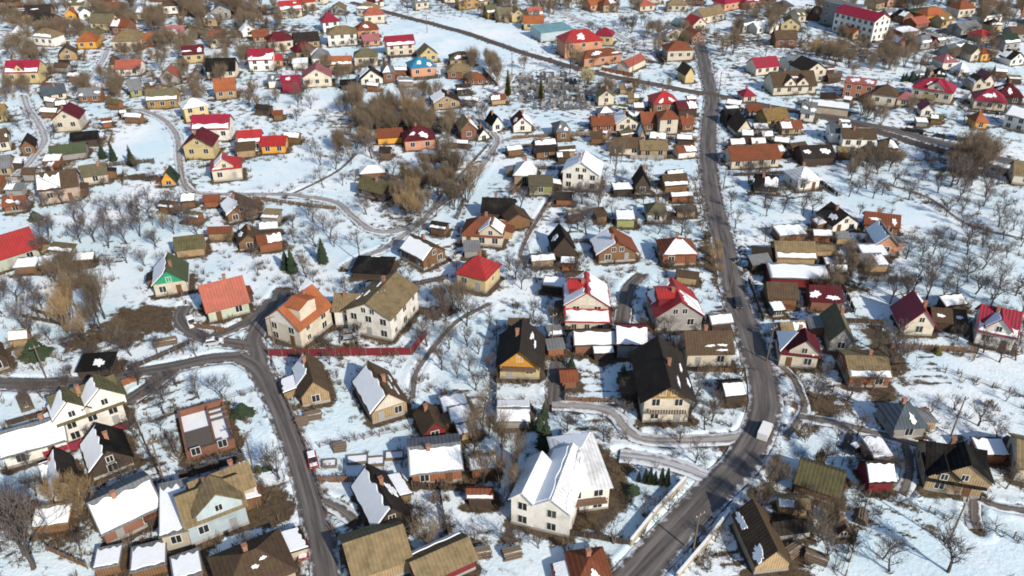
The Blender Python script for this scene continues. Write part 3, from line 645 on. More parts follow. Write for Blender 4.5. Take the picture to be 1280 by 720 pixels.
# small far houses: label = look + where they stand
FAR = [
 (1044,12,1056,10,'tan','white'),(1094,14,1104,12,'brown','tan'),(1110,26,1121,24,'gray','tan'),(1065,50,1074,49,'orange','tan'),(1017,27,1025,24,'brown','brick'),
 (974,18,991,16,'slate','paleblue'),(997,30,1006,29,'olive','cream'),(962,42,972,41,'gray','white'),(1230,28,1252,25,'gray','white'),(1237,16,1252,14,'coral','cream'),
 (1236,42,1250,41,'dark','yellow'),(1200,46,1224,42,'gray','gray'),(1150,62,1182,56,'gray','gray'),(1186,72,1212,67,'slate','gray'),(1262,82,1278,80,'dark','white'),
 (1120,62,1130,60,'pink','salmon'),(1128,30,1140,28,'black','brick'),(1176,36,1190,34,'ochre','yellow'),(1162,60,1172,59,'maroon','brick'),(1254,64,1272,62,'darkgreen','gray'),
 (640,29,656,28,'tan','yellow'),(662,26,678,24,'coral','cream'),(738,15,752,13,'orange','salmon'),(754,16,770,14,'rust','tan'),(800,13,818,11,'coral','cream'),
 (832,52,856,50,'gray','cream'),(848,40,860,38,'teal','gray'),(864,56,880,54,'rust','brick'),(928,40,946,36,'slate','gray'),(946,42,962,39,'white','white'),
 (600,11,614,9,'tan','cream'),(624,29,642,27,'olive','tan'),(610,25,622,24,'moss','ochre'),(574,13,600,11,'tan','ochre'),(556,4,576,3,'coral','cream'),
 (100,24,116,22,'gray','white'),(82,24,96,23,'orange','orange'),(18,48,32,47,'white','cream'),(30,73,48,71,'olive','tan'),(256,34,272,33,'gray','tan'),
 (304,46,320,44,'white','white'),(230,50,246,49,'moss','gray'),(520,12,536,10,'gray','cream'),(468,8,480,6,'maroon','cream'),(930,12,950,9,'crimson','salmon'),
 (1120,132,1136,134,'pink','cream'),(1150,146,1166,147,'salmon_','white'),(1228,110,1240,110,'pink','cream'),(1000,150,1016,152,'gray','white'),(1098,196,1120,198,'dark','wood'),
 (800,178,806,178,'gray','tan'),(1168,104,1180,105,'dark','wood'),(1216,112,1228,112,'brown','cream'),(696,178,712,177,'gray','wood'),(0,222,16,220,'gray','tan'),
 (0,190,14,188,'brown','cream'),(30,196,46,194,'dark','wood'),(140,88,150,87,'brown','tan'),(164,120,178,118,'gray','olive'),(480,104,494,103,'gray','brick'),
]
CW = dict(tan='tan', brown='brown', gray='grey', orange='orange', slate='slate', olive='olive', dark='dark', coral='coral', pink='pink', black='black', ochre='ochre', maroon='maroon', darkgreen='green',
    rust='rusty', teal='teal', white='snowy', moss='mossy', crimson='crimson', salmon_='pale')
WW = dict(white='white', tan='tan', brick='brick', paleblue='pale blue', cream='cream', yellow='yellow', gray='grey', salmon='salmon', ochre='ochre', orange='orange', wood='wooden', olive='olive')
def rel_label(used, look, x, y, maxw=16, extra=''):
    """unique label: the look and the nearest landmarks"""
    ms = sorted(MARKS[:NMARK], key=lambda q: (q[1]-x)**2+(q[2]-y)**2)[:9]
    for k in range(6):
        for (lab, mx, my) in ms:
            dx, dy = x-mx, y-my
            r = ('behind' if dy > 0 else 'in front of') if abs(dy) > abs(dx) else ('left of' if dx < 0 else 'right of')
            o = ('', 'second ', 'third ', 'fourth ', 'fifth ', 'sixth ')[k]
            s = f'{o}{look} {r} the {lab}'
            if s not in used and len(s.split()) <= 16:
                used.add(s); return s
    raise RuntimeError('no label for '+look)
USED = set()
def far_houses():
    for (x0, y0, x1, y1, rf, wl) in FAR:
        p = G((x0+x1)/2, (y0+y1)/2)
        look = f'{WW[wl]} {CW[rf]}-roofed house'
        rf = 'pink' if rf == 'salmon_' else rf
        rnd = random.Random(x0*31+y0)
        house(x0, y0, x1, y1, rnd.uniform(6, 9), rnd.uniform(2.6, 4), rnd.uniform(2.4, 3.6), rnd.choice('pphg'), rf, wl, rnd.choice(['', 'Ap', 'Ah', '', 'Al']), rel_label(USED, look, p[0], p[1]), ch=0)

def extra_sheds():
    """small outbuildings that fill the yards beside the larger houses"""
    rnd = random.Random(21); n = 0
    zones = [(1000,350,50,40,9),(1060,320,40,30,4),(700,445,70,30,6),(880,440,40,30,2),(40,220,50,40,6),(300,290,40,20,3),(60,340,50,20,3),(560,530,40,30,3),(820,160,50,20,6),(930,180,30,30,5),(590,160,40,30,4),(760,240,60,40,4),(1180,600,60,30,3),(520,190,40,20,2),(1000,420,40,30,3),(480,700,80,15,3),(710,335,40,34,4),(850,380,30,30,2),(860,250,30,40,3),(1080,300,50,20,4),(560,300,40,30,2),(460,100,60,20,4),(350,160,40,20,3),(150,140,60,40,6),(80,100,60,20,4),(220,250,60,30,3),(1000,190,60,20,4),(900,150,60,20,4),(1040,110,60,20,3),(1200,110,70,20,6),(1180,400,60,20,2),(1080,560,40,20,2),(960,650,40,40,2),(30,450,40,20,1),(30,640,40,30,2),(600,620,30,30,2),(700,190,60,20,4),(780,120,40,20,3),(440,370,40,20,1),(40,130,40,30,4),(1110,150,60,20,4),]
    for (cx, cy, rx, ry, k) in zones:
        got = 0
        for _ in range(80):
            if got >= k: break
            px, py = cx+rnd.uniform(-rx, rx), cy+rnd.uniform(-ry, ry); x, y = G(px, py)
            if clean_at(px, py): continue
            if not clear_of_houses(x, y+1.5, 2.6) or not clear_of_roads(x, y+1.2, 2.6): continue
            w = rnd.uniform(2.2, 5)*PPM(py); sk = rnd.uniform(-.16, .16)*w
            rf = rnd.choice(('brown', 'gray', 'dark', 'moss', 'tan', 'rust')); wl = rnd.choice(('wood', 'darkwood', 'tan', 'rust', 'gray')); sn = rnd.choice(('Af', 'Af', 'Ah', '', 'Al', ''))
            look = ('snow-topped ' if sn == 'Af' else '')+dict(wood='brown', darkwood='dark', tan='tan', rust='rusty', gray='grey')[wl]+' shed'
            house(px-w/2, py-sk/2, px+w/2, py+sk/2, rnd.uniform(2.2, 4), rnd.uniform(1.8, 2.4), rnd.uniform(.6, 1.6), rnd.choice('psp'), rf, wl, sn, rel_label(USED, look, x, y), n='shed', g='small garden sheds'); got += 1

def more_far():
    """the town goes on in small houses up to the top of the picture and past it"""
    rnd = random.Random(8); n = 0
    for _ in range(900):
        if n >= 62: break
        px, py = rnd.uniform(-30, 1310), rnd.uniform(-16, 62); x, y = G(px, py)
        if 470 < px < 640 and py > 8: continue
        if 690 < px < 880 and 14 < py < 40: continue
        if not clear_of_houses(x, y+4, 7) or not clear_of_roads(x, y+3, 5): continue
        w = rnd.uniform(6, 10)*PPM(py); rf = rnd.choice(('brown', 'gray', 'dark', 'tan', 'rust', 'coral', 'crimson', 'olive', 'brown', 'dark', 'slate', 'rust', 'orange')); wl = rnd.choice(('cream', 'tan', 'white', 'gray', 'salmon', 'brick', 'yellow', 'wood', 'cream'))
        sk = rnd.uniform(-.1, .1)*w
        house(px-w/2, py-sk/2, px+w/2, py+sk/2, rnd.uniform(6, 9), rnd.uniform(3, 4.6), rnd.uniform(2.6, 4), rnd.choice('pphg'), rf, wl, rnd.choice(['', 'Ap', 'Ah', '', 'Al', '']), rel_label(USED, f'{WW[wl]} {CW[rf]}-roofed house', x, y), ch=0); n += 1
# ------------------------------------------------------------------ roads (pixel centre lines, width in metres)
ROADS = [
 ('main_road', 5.0, 'asphalt', [(872,50),(877,68),(884,98),(890,125),(887,150),(885,185),(887,215),(894,260),(906,310),(919,370),(934,410),(947,450),(955,485),(956,514),(946,545),(919,585),(862,645),(800,711),(765,750),(715,810)]),
 ('village_road', 3.3, 'asphalt', [(300,449),(322,462),(343,498),(362,545),(381,600),(394,650),(405,700),(416,760),(425,820)]),
 ('lane_road', 2.9, 'asphalt', [(-60,480),(0,480),(60,481),(125,477),(170,470),(220,462),(268,452),(300,449)]),
 ('junction_road', 3.2, 'asphalt', [(325,470),(322,445),(318,425),(330,400),(345,380),(352,362)]),
 ('drive_road', 2.6, 'asphalt', [(318,436),(290,432),(262,428),(238,416),(226,400),(232,385)]),
 ('yard_road', 2.2, 'asphalt', [(262,426),(290,415),(318,398),(340,375)]),
 ('dark_driveway', 2.6, 'asphalt', [(160,506),(182,492),(203,477),(220,463)]),
 ('winding_lane', 2.1, 'gravel', [(150,140),(175,137),(205,150),(221,170),(224,195),(228,222),(240,238),(280,241),(325,241),(370,243),(418,252),(440,270),(462,287),(490,291),(522,282),(548,258),(570,243),(592,222),(612,196),(622,176),(607,157),(600,140),(612,121),(632,106),(640,92)]),
 ('lower_lane', 2.0, 'gravel', [(525,281),(505,296),(480,312),(452,322),(430,335)]),
 ('snowy_lane', 2.6, 'slush', [(20,222),(42,200),(56,178),(48,155),(36,138),(30,120)]),
 ('upper_lane', 2.4, 'slush', [(80,120),(104,103),(124,82),(134,62)]),
 ('cross_lane', 2.2, 'gravel', [(622,178),(660,174),(700,169),(765,166),(830,170),(884,172)]),
 ('side_lane', 2.1, 'gravel', [(955,532),(920,547),(860,551),(805,549),(782,535),(765,515),(735,507),(690,505)]),
 ('villa_drive', 2.4, 'slush', [(925,600),(890,598),(855,585),(815,574),(775,568)]),
 ('black_driveway', 2.6, 'asphalt', [(693,505),(695,480),(697,452)]),
 ('middle_driveway', 2.6, 'asphalt', [(778,404),(781,380),(787,358),(800,345)]),
 ('garden_path', .9, 'dirt', [(515,492),(521,462),(545,430),(572,402),(612,381)]),
 ('long_path', .8, 'dirt', [(657,335),(653,310),(690,245)]),
 ('short_driveway', 1.8, 'dirt', [(400,626),(420,634),(442,650)]),
 ('farm_track', 1.8, 'dirt', [(1000,520),(1040,528),(1085,540),(1130,553),(1160,562)]),
 ('yard_track', 1.6, 'dirt', [(1130,553),(1136,580),(1134,604),(1127,618)]),
 ('barn_track', 1.5, 'dirt', [(1055,560),(1062,540),(1040,528)]),
 ('east_track', 1.2, 'dirt', [(1225,625),(1250,635),(1300,642)]),
 ('south_track', 1.6, 'dirt', [(1216,625),(1217,650),(1222,662)]),
 ('lot_track', 1.4, 'dirt', [(982,545),(1000,522),(1005,505),(990,470),(965,450)]),
 ('far_road', 4.0, 'slush', [(640,-12),(668,0),(700,16),(735,30),(768,42),(800,56),(872,66)]),
 ('town_road', 3.2, 'gravel', [(872,62),(900,66),(935,71),(960,80)]),
 ('orchard_path', .9, 'dirt', [(360,243),(395,228),(425,212),(446,192)]),
 ('back_path', .8, 'dirt', [(610,182),(580,215),(556,240),(545,256)]),
 ('east_lane', 4.4, 'asphalt', [(1000,128),(1060,150),(1120,163),(1180,180),(1240,198),(1320,214)]),
 ('field_path', .9, 'dirt', [(1100,228),(1160,248),(1212,282),(1300,306)]),
]
RAIL = [(440,2),(470,10),(535,28),(590,44),(640,61),(700,79),(760,95),(812,106),(870,117),(900,122),(960,133),(1030,146),(1110,168),(1180,190),(1230,206),(1320,238)]
def smooth_line(px, step=1.2):
    P = [G(*q) for q in px]; P = [(2*P[0][0]-P[1][0], 2*P[0][1]-P[1][1])]+P+[(2*P[-1][0]-P[-2][0], 2*P[-1][1]-P[-2][1])]
    out = []
    for i in range(1, len(P)-2):
        p0, p1, p2, p3 = P[i-1:i+3]; n = max(2, int(math.hypot(p2[0]-p1[0], p2[1]-p1[1])/step))
        for k in range(n):
            t = k/n
            out.append(tuple(.5*((2*p1[j])+(-p0[j]+p2[j])*t+(2*p0[j]-5*p1[j]+4*p2[j]-p3[j])*t*t+(-p0[j]+3*p1[j]-3*p2[j]+p3[j])*t**3) for j in (0, 1)))
    out.append(P[-2]); return out
LINES = [(n, w, k, smooth_line(p)) for n, w, k, p in ROADS]
RLINE = smooth_line(RAIL)
ROADPTS = np.array([(x, y, w) for n, w, k, l in LINES for (x, y) in l[::2]] + [(x, y, 4) for x, y in RLINE[::2]])
def clear_of_roads(x, y, m=.6):
    d = np.hypot(ROADPTS[:, 0]-x, ROADPTS[:, 1]-y) - ROADPTS[:, 2]/2
    return d.min() > m
def clear_of_houses(x, y, m=.5):
    for (cx, cy, c, s, hw, hd) in FOOT:
        dx, dy = x-cx, y-cy
        if abs(dx) > 32 or abs(dy) > 32: continue
        if abs(dx*c+dy*s) < hw+m and abs(-dx*s+dy*c) < hd+m: return False
    return True
def road_mat(name, col, track, slush):
    m, nt, b = new_mat(name); L = nt.links.new
    at = N(nt, 'ShaderNodeAttribute', attribute_name='lat'); al = N(nt, 'ShaderNodeAttribute', attribute_name='along'); cb = N(nt, 'ShaderNodeCombineXYZ')
    ls = N(nt, 'ShaderNodeMath', operation='MULTIPLY'); ls.inputs[1].default_value = 4.5; L(at.outputs['Fac'], ls.inputs[0]); L(ls.outputs[0], cb.inputs[0]); L(al.outputs['Fac'], cb.inputs[1])
    n4 = N(nt, 'ShaderNodeTexNoise'); n4.inputs['Scale'].default_value = 1.0; n4.inputs['Detail'].default_value = 4; L(cb.outputs[0], n4.inputs[0])
    tc = N(nt, 'ShaderNodeTexCoord')
    n1 = N(nt, 'ShaderNodeTexNoise'); n1.inputs['Scale'].default_value = .7; n1.inputs['Detail'].default_value = 7; n1.inputs['Roughness'].default_value = .7
    n2 = N(nt, 'ShaderNodeTexNoise'); n2.inputs['Scale'].default_value = 6; n2.inputs['Detail'].default_value = 3
    L(tc.outputs['Object'], n1.inputs[0]); L(tc.outputs['Object'], n2.inputs[0])
    a = N(nt, 'ShaderNodeMath', operation='ABSOLUTE'); L(at.outputs['Fac'], a.inputs[0])
    tr = N(nt, 'ShaderNodeMath', operation='COMPARE'); tr.inputs[1].default_value = .45; tr.inputs[2].default_value = .2; L(a.outputs[0], tr.inputs[0])
    sr = N(nt, 'ShaderNodeMapRange'); sr.inputs['From Min'].default_value = .32; sr.inputs['From Max'].default_value = .68; sr.inputs['To Min'].default_value = .62; sr.inputs['To Max'].default_value = 1.5; L(n4.outputs['Fac'], sr.inputs['Value'])
    mx = N(nt, 'ShaderNodeMix', data_type='RGBA'); mx.inputs['A'].default_value = c4(col, .75); mx.inputs['B'].default_value = c4(col, 1.3); L(n1.outputs['Fac'], mx.inputs['Factor'])
    m2 = N(nt, 'ShaderNodeMix', data_type='RGBA'); m2.inputs['B'].default_value = c4(track)
    mm = N(nt, 'ShaderNodeMath', operation='MULTIPLY'); mm.inputs[1].default_value = .75; L(tr.outputs[0], mm.inputs[0])
    L(mm.outputs[0], m2.inputs['Factor']); L(mx.outputs['Result'], m2.inputs['A'])
    ad = N(nt, 'ShaderNodeMath', operation='ADD'); L(a.outputs[0], ad.inputs[0])
    sb = N(nt, 'ShaderNodeMath', operation='MULTIPLY_ADD'); sb.inputs[1].default_value = 1.5; sb.inputs[2].default_value = -.75; L(n1.outputs['Fac'], sb.inputs[0]); L(sb.outputs[0], ad.inputs[1])
    mr = N(nt, 'ShaderNodeMapRange'); mr.inputs['From Min'].default_value = slush; mr.inputs['From Max'].default_value = slush+.25; L(ad.outputs[0], mr.inputs['Value'])
    m3 = N(nt, 'ShaderNodeMix', data_type='RGBA'); m3.inputs['B'].default_value = (.60, .64, .68, 1); L(mr.outputs[0], m3.inputs['Factor']); hv = N(nt, 'ShaderNodeHueSaturation'); L(m2.outputs['Result'], hv.inputs['Color']); L(sr.outputs[0], hv.inputs['Value']); L(hv.outputs[0], m3.inputs['A'])
    L(m3.outputs['Result'], b.inputs['Base Color']); b.inputs['Roughness'].default_value = .7; b.inputs['Specular IOR Level'].default_value = .35
    bp = N(nt, 'ShaderNodeBump'); bp.inputs['Distance'].default_value = .04; bp.inputs['Strength'].default_value = .5; L(n2.outputs['Fac'], bp.inputs['Height']); L(bp.outputs[0], b.inputs['Normal'])
    return m
RM = dict(asphalt=road_mat('asphalt', (.088,.079,.075), (.135,.122,.113), .80), gravel=road_mat('gravel_road', (.30,.29,.28), (.19,.175,.16), .45),
          slush=road_mat('slush_road', (.40,.41,.43), (.20,.19,.185), .40), dirt=road_mat('dirt_track', (.15,.135,.12), (.08,.07,.06), .48))
def roads():
    rnd = random.Random(3)
    for idx, (name, w, kind, l) in enumerate(LINES):
        v, f, lat, alo = [], [], [], []; K = 9; jit = [rnd.uniform(-1, 1) for _ in range(len(l)+9)]
        for i, (x, y) in enumerate(l):
            a = l[max(i-1, 0)]; b = l[min(i+1, len(l)-1)]; dx, dy = b[0]-a[0], b[1]-a[1]; q = math.hypot(dx, dy) or 1; nx, ny = -dy/q, dx/q
            for k in range(K):
                t = -1+2*k/(K-1); e = (w/2+.35) + (.0 if abs(t) < 1 else .22*(jit[i]+jit[i+1]+jit[i+2])/2 * (1 if t > 0 else -1))
                X, Y = x+nx*t*e, y+ny*t*e
                v.append((X, Y, float(hgt(X, Y))+.05+(len(LINES)-idx)*.004+(.03*(1-t*t)) - (.10 if abs(t) == 1 else 0))); lat.append(t); alo.append(i*.12)
            if i:
                for k in range(K-1):
                    o = (i-1)*K+k; f.append((o, o+1, o+K+1, o+K))
        me = bpy.data.meshes.new(name); me.from_pydata(v, [], f); me.materials.append(RM[kind])
        at = me.attributes.new('lat', 'FLOAT', 'POINT'); at.data.foreach_set('value', lat); at = me.attributes.new('along', 'FLOAT', 'POINT'); at.data.foreach_set('value', alo)
        me.polygons.foreach_set('use_smooth', [True]*len(f)); me.update()
        o = link(bpy.data.objects.new(name, me)); o['kind'] = 'structure'
        if me.polygons[0].normal.z < 0: me.flip_normals()
    # railway: ballast, then two rails
    v, f = [], []; K = 5
    rails = MB()
    for i, (x, y) in enumerate(RLINE):
        a = RLINE[max(i-1, 0)]; b = RLINE[min(i+1, len(RLINE)-1)]; dx, dy = b[0]-a[0], b[1]-a[1]; q = math.hypot(dx, dy) or 1; nx, ny = -dy/q, dx/q
        for k in range(K):
            t = -1+2*k/(K-1); X, Y = x+nx*t*1.9, y+ny*t*1.9; v.append((X, Y, float(hgt(x, y))+(.42 if abs(t) < .8 else -.15)))
        if i:
            for k in range(K-1):
                o = (i-1)*K+k; f.append((o, o+1, o+K+1, o+K))
    me = bpy.data.meshes.new('railway_bed'); me.from_pydata(v, [], f); me.materials.append(noisy('ballast', (.10,.085,.075), .4, 1.2, .95, bump=.6)); me.update()
    o = link(bpy.data.objects.new('railway_bed', me)); o['kind'] = 'structure'
    rm = noisy('rail_steel', (.12,.09,.075), .2, 2, .5)
    for s in (-.76, .76):
        pts = []
        for i, (x, y) in enumerate(RLINE[::2]):
            j = min(i*2+1, len(RLINE)-1); a = RLINE[max(i*2-1, 0)]; b = RLINE[j]; q = math.hypot(b[0]-a[0], b[1]-a[1]) or 1
            pts.append((x-(b[1]-a[1])/q*s, y+(b[0]-a[0])/q*s, float(hgt(x, y))+.5))
        rails.tube(pts, [.09]*len(pts), 4)
    o = rails.build('railway_rails', rm); o['kind'] = 'structure'
# ------------------------------------------------------------------ ground
SOIL = [  # px, py, rx m, ry m, strength: ground without snow
 (188,403,9,5,1.1),(170,398,6,4,1.0),(115,425,8,7,.75),(160,425,5,5,.7),(762,598,3.2,6.5,1.25),(742,628,4,4,1.1),(735,655,2.5,2.5,.8),(640,668,4,2,.7),(1105,440,3,10,1.0),(1098,490,3,6,.9),(1025,505,6,5,.85),(1000,530,6,3,.6),
 (325,632,4.5,3.5,1.3),(345,640,3,3,1.2),(310,620,4,3,.9),(690,430,3,3,.5),(735,470,5,5,.35),(795,500,4,4,.6),(895,330,3.5,16,.9),(885,290,3,9,.6),(505,275,8,14,.55),(540,225,10,20,.55),(545,388,6,4,.8),(480,440,9,1.5,.5),
 (150,222,14,3,.7),(180,222,9,2.5,.9),(1090,100,20,6,.5),(1200,215,9,6,.8),(1180,200,12,5,.6),(370,520,4,3,.5),(400,520,4,3,.5),(430,430,8,3,.6),(580,560,4,5,.5),(615,560,4,10,.45),(605,610,4,8,.4),(560,670,6,4,.6),
 (985,690,3,8,.9),(950,600,4,8,.6),(1060,360,8,6,.6),(1030,330,6,10,.5),(1150,660,5,2,.5),(1190,545,3,3,.5),(95,660,8,5,.7),(200,690,8,3,.9),(20,690,8,8,.5),(60,500,6,6,.35),(700,320,8,6,.25),(640,440,2,8,.4),
 (840,530,6,2,.8),(800,540,8,2,.5),(900,560,10,1.5,.6),(960,620,3,6,.6),(880,700,2,6,.5),(500,150,28,14,.75),(540,160,20,12,.7),(440,180,14,8,.35),(695,112,34,40,.56),(640,130,8,20,.4),(280,40,60,24,.7),(120,40,50,20,.55),(240,15,60,16,.9),
 (60,180,16,20,.4),(1180,40,90,30,.55),(1050,60,40,24,.65),(920,50,24,24,.65),(1190,110,40,12,.45),(860,40,30,20,.4),(700,55,40,12,.3),(1230,90,40,14,.35),(970,20,40,16,.6),(780,15,40,10,.5),(560,85,16,8,.6),(330,120,10,10,.4),(140,110,16,8,.5),
 (170,80,16,14,.5),(240,100,16,10,.5),(430,92,10,4,.5),(820,150,16,10,.45),(940,160,14,14,.5),(760,150,14,6,.45),(975,200,14,10,.35),(1110,290,12,8,.5),(300,260,10,5,.4),(40,240,10,6,.4),(330,300,8,6,.4),(1240,165,18,6,.45),(1090,165,24,3,.4)]
CLEAN = [(1200,478,85,38),(1175,680,115,44),(572,440,42,55),(440,540,60,26),(280,505,55,30),(310,555,40,30),(440,630,40,30),(650,705,70,22),(740,645,30,24),(255,475,60,13),(1240,645,40,20),(820,562,45,8),(600,225,34,48),(668,275,32,48),(420,295,34,30),
  (185,182,40,20),(750,420,14,14),(735,480,24,24),(1060,250,30,14),(1150,275,40,14),(240,600,30,8),(540,640,24,24),(1030,640,20,20),(690,153,32,20),(560,48,95,20),(390,125,40,14),(610,370,20,14),(330,215,40,16),(20,530,30,16),(1190,310,30,14),(985,260,30,14),(850,215,26,12),(130,380,20,18),(545,330,20,20),(180,575,20,20)]
def clean_at(px, py):
    return any(((px-q[0])/q[2])**2+((py-q[1])/q[3])**2 < 1 for q in CLEAN)
def ground():
    d = [34.0]
    while d[-1] < 520: d.append(d[-1]*1.0058+.02)
    while d[-1] < 5200: d.append(d[-1]*1.06)
    d = np.array(d); C = 470
    u = np.linspace(-1.25, 1.25, C)
    Y = np.repeat(d, C); X = (u[None, :]*(d[:, None]*.62+40)).ravel()
    Z = hgt(X, Y)
    far = np.clip((Y-600)/2000, 0, 1); Z = Z + far*far*90*(1+.5*np.sin(X/400.0)) 
    rd = np.full(X.shape, 99.0)
    for name, w, kind, l in LINES + [('r', 3.4, 'r', RLINE)]:
        L = np.array(l[::2]+[l[-1]]); x0, x1, y0, y1 = L[:,0].min()-6, L[:,0].max()+6, L[:,1].min()-6, L[:,1].max()+6
        ix = np.where((X > x0) & (X < x1) & (Y > y0) & (Y < y1))[0]
        if len(ix) == 0: continue
        px, py = X[ix], Y[ix]; best = np.full(px.shape, 99.0)
        for i in range(len(L)-1):
            ax, ay = L[i]; bx, by = L[i+1]; dx, dy = bx-ax, by-ay; q = dx*dx+dy*dy+1e-9
            t = np.clip(((px-ax)*dx+(py-ay)*dy)/q, 0, 1)
            best = np.minimum(best, np.hypot(px-ax-t*dx, py-ay-t*dy))
        k = .55 if w < 1.5 else 1.0
        best = best - w/2 + (1-k)*.4
        rd[ix] = np.minimum(rd[ix], best)
    Z = Z - .22*np.clip(1-(rd-.15)/.5, 0, 1)
    lump = .5+.5*np.sin(X*1.3+np.sin(Y*.9)*2)*np.sin(Y*1.1+np.sin(X*.7)*2)
    Z = Z + .32*np.exp(-((rd-1.15)/.5)**2)*(.35+.65*lump)*(rd > .4)
    soil = .21+.12*np.sin(X/37+2*np.sin(Y/51))+.14*np.clip((Y-150)/160, 0, 1)
    t = Y*CT+CAM_H*ST; PX = 640+X/t*F_PX; PY = 360-(Y*ST-CAM_H*CT)/t*F_PX
    for (px, py, rx, ry) in CLEAN:
        q = ((PX-px)/rx)**2+((PY-py)/ry)**2; soil -= .75*np.exp(-q*q*.8)
    for (px, py, rx, ry, s) in SOIL:
        cx, cy = G(px, py); q = ((X-cx)/rx)**2+((Y-cy)/ry)**2
        soil = np.maximum(soil, s*np.exp(-q*.7))
    soil = np.maximum(soil, .62*np.exp(-(np.clip(rd-.1, 0, 9)/.7)**2))
    for (cx, cy, c, s, hw, hd) in FOOT:
        ix = np.where((np.abs(X-cx) < hw+hd+4) & (np.abs(Y-cy) < hw+hd+4))[0]
        if len(ix) == 0: continue
        dx, dy = X[ix]-cx, Y[ix]-cy; lx, ly = dx*c+dy*s, -dx*s+dy*c
        dd = np.hypot(np.clip(np.abs(lx)-hw, 0, None), np.clip(np.abs(ly)-hd, 0, None))
        rng = np.where((ly < -hd*.8) | (lx > hw*.8), 1.7, .75)       # the sunny sides melt first
        soil[ix] = np.maximum(soil[ix], .95*np.exp(-(dd/rng)**2))
        if hw > 2.4 and 60 < cy < 270:
            h_ = math.sin(cx*12.9898+cy*78.233)*43758.5453; h_ -= math.floor(h_)
            k = int(np.argmin(np.hypot(ROADPTS[:,0]-cx, ROADPTS[:,1]-cy))); ax, ay = cx+s*(hd+.5), cy-c*(hd+.5); bx, by = ROADPTS[k,0], ROADPTS[k,1]
            if math.hypot(bx-ax, by-ay) < 26:       # a trodden path from the door to the road
                jx = np.where((X > min(ax,bx)-2) & (X < max(ax,bx)+2) & (Y > min(ay,by)-2) & (Y < max(ay,by)+2))[0]
                q = (bx-ax)**2+(by-ay)**2; t_ = np.clip(((X[jx]-ax)*(bx-ax)+(Y[jx]-ay)*(by-ay))/q, 0, 1); w_ = np.sin(t_*9+cx)*.5
                dd_ = np.hypot(X[jx]-ax-t_*(bx-ax)+w_, Y[jx]-ay-t_*(by-ay)); soil[jx] = np.maximum(soil[jx], .60*np.exp(-(dd_/.55)**2))
            if h_ < .5:                             # a dug garden plot with furrows
                ox = (hw+7)*(1 if h_ < .25 else -1); oy = (h_*40 % 8)-4
                kx = np.where((np.abs(X-cx) < 22) & (np.abs(Y-cy) < 22))[0]
                ux = (X[kx]-cx)*c+(Y[kx]-cy)*s-ox; uy = -(X[kx]-cx)*s+(Y[kx]-cy)*c-oy
                ins = (np.abs(ux) < 4.5) & (np.abs(uy) < 6)
                soil[kx] = np.where(ins, np.maximum(soil[kx], .30+.34*np.sin(uy*3.3)), soil[kx])
        yard = (X[ix]-cx-1)**2+(Y[ix]-cy+1)**2
        soil[ix] = np.maximum(soil[ix], .40*np.exp(-yard/(hw+hd+5)**2))
    n = len(d); me = bpy.data.meshes.new('ground')
    me.vertices.add(n*C); me.vertices.foreach_set('co', np.stack([X, Y, Z], 1).ravel())
    i, j = np.meshgrid(np.arange(n-1), np.arange(C-1), indexing='ij'); a = (i*C+j).ravel()
    q = np.stack([a, a+1, a+C+1, a+C], 1).astype(np.int32)
    me.loops.add(q.size); me.loops.foreach_set('vertex_index', q.ravel())
    me.polygons.add(len(q)); me.polygons.foreach_set('loop_start', np.arange(0, q.size, 4, dtype=np.int32)); me.polygons.foreach_set('loop_total', np.full(len(q), 4, np.int32))
    me.polygons.foreach_set('use_smooth', np.ones(len(q), bool)); me.update(calc_edges=True)
    at = me.attributes.new('soil', 'FLOAT', 'POINT'); at.data.foreach_set('value', soil.astype(np.float32))
    m, nt, b = new_mat('snowy_ground'); L = nt.links.new
    at = N(nt, 'ShaderNodeAttribute', attribute_name='soil'); tc = N(nt, 'ShaderNodeTexCoord')
    def noise(s, det=6, ro=.6):
        q = N(nt, 'ShaderNodeTexNoise'); q.inputs['Scale'].default_value = s; q.inputs['Detail'].default_value = det; q.inputs['Roughness'].default_value = ro; L(tc.outputs['Object'], q.inputs[0]); return q.outputs['Fac']
    def mix(A, B, f):
        q = N(nt, 'ShaderNodeMix', data_type='RGBA')
        for k, val in (('A', A), ('B', B)):
            if isinstance(val, tuple): q.inputs[k].default_value = val
            else: L(val, q.inputs[k])
        L(f, q.inputs['Factor']); return q.outputs['Result']
    def ramp(v, a, bb, to=1.0):
        q = N(nt, 'ShaderNodeMapRange'); q.inputs['From Min'].default_value = a; q.inputs['From Max'].default_value = bb; q.inputs['To Max'].default_value = to; L(v, q.inputs['Value']); return q.outputs[0]
    nA, nB, nC, nD = noise(.35, 8, .68), noise(1.6, 5, .6), noise(.045, 4), noise(5, 4)
    snow = mix((.60,.745,.81,1), (.78,.83,.865,1), ramp(nC, .42, .64))
    snow = mix(snow, (.42,.45,.47,1), ramp(nA, .54, .74, .6))          # thin, trodden snow
    earth = mix((.045,.033,.025,1), (.12,.085,.05,1), ramp(nB, .3, .7))
    earth = mix(earth, (.17,.125,.06,1), ramp(nD, .52, .7, .6))
    s1 = N(nt, 'ShaderNodeMath', operation='MULTIPLY_ADD'); s1.inputs[1].default_value = 1.7; s1.inputs[2].default_value = -.85; L(nA, s1.inputs[0])
    s2 = N(nt, 'ShaderNodeMath', operation='ADD'); L(at.outputs['Fac'], s2.inputs[0]); L(s1.outputs[0], s2.inputs[1])
    s3 = N(nt, 'ShaderNodeMath', operation='MULTIPLY_ADD'); s3.inputs[1].default_value = .5; s3.inputs[2].default_value = -.25; L(nD, s3.inputs[0])
    s4 = N(nt, 'ShaderNodeMath', operation='ADD'); L(s2.outputs[0], s4.inputs[0]); L(s3.outputs[0], s4.inputs[1])
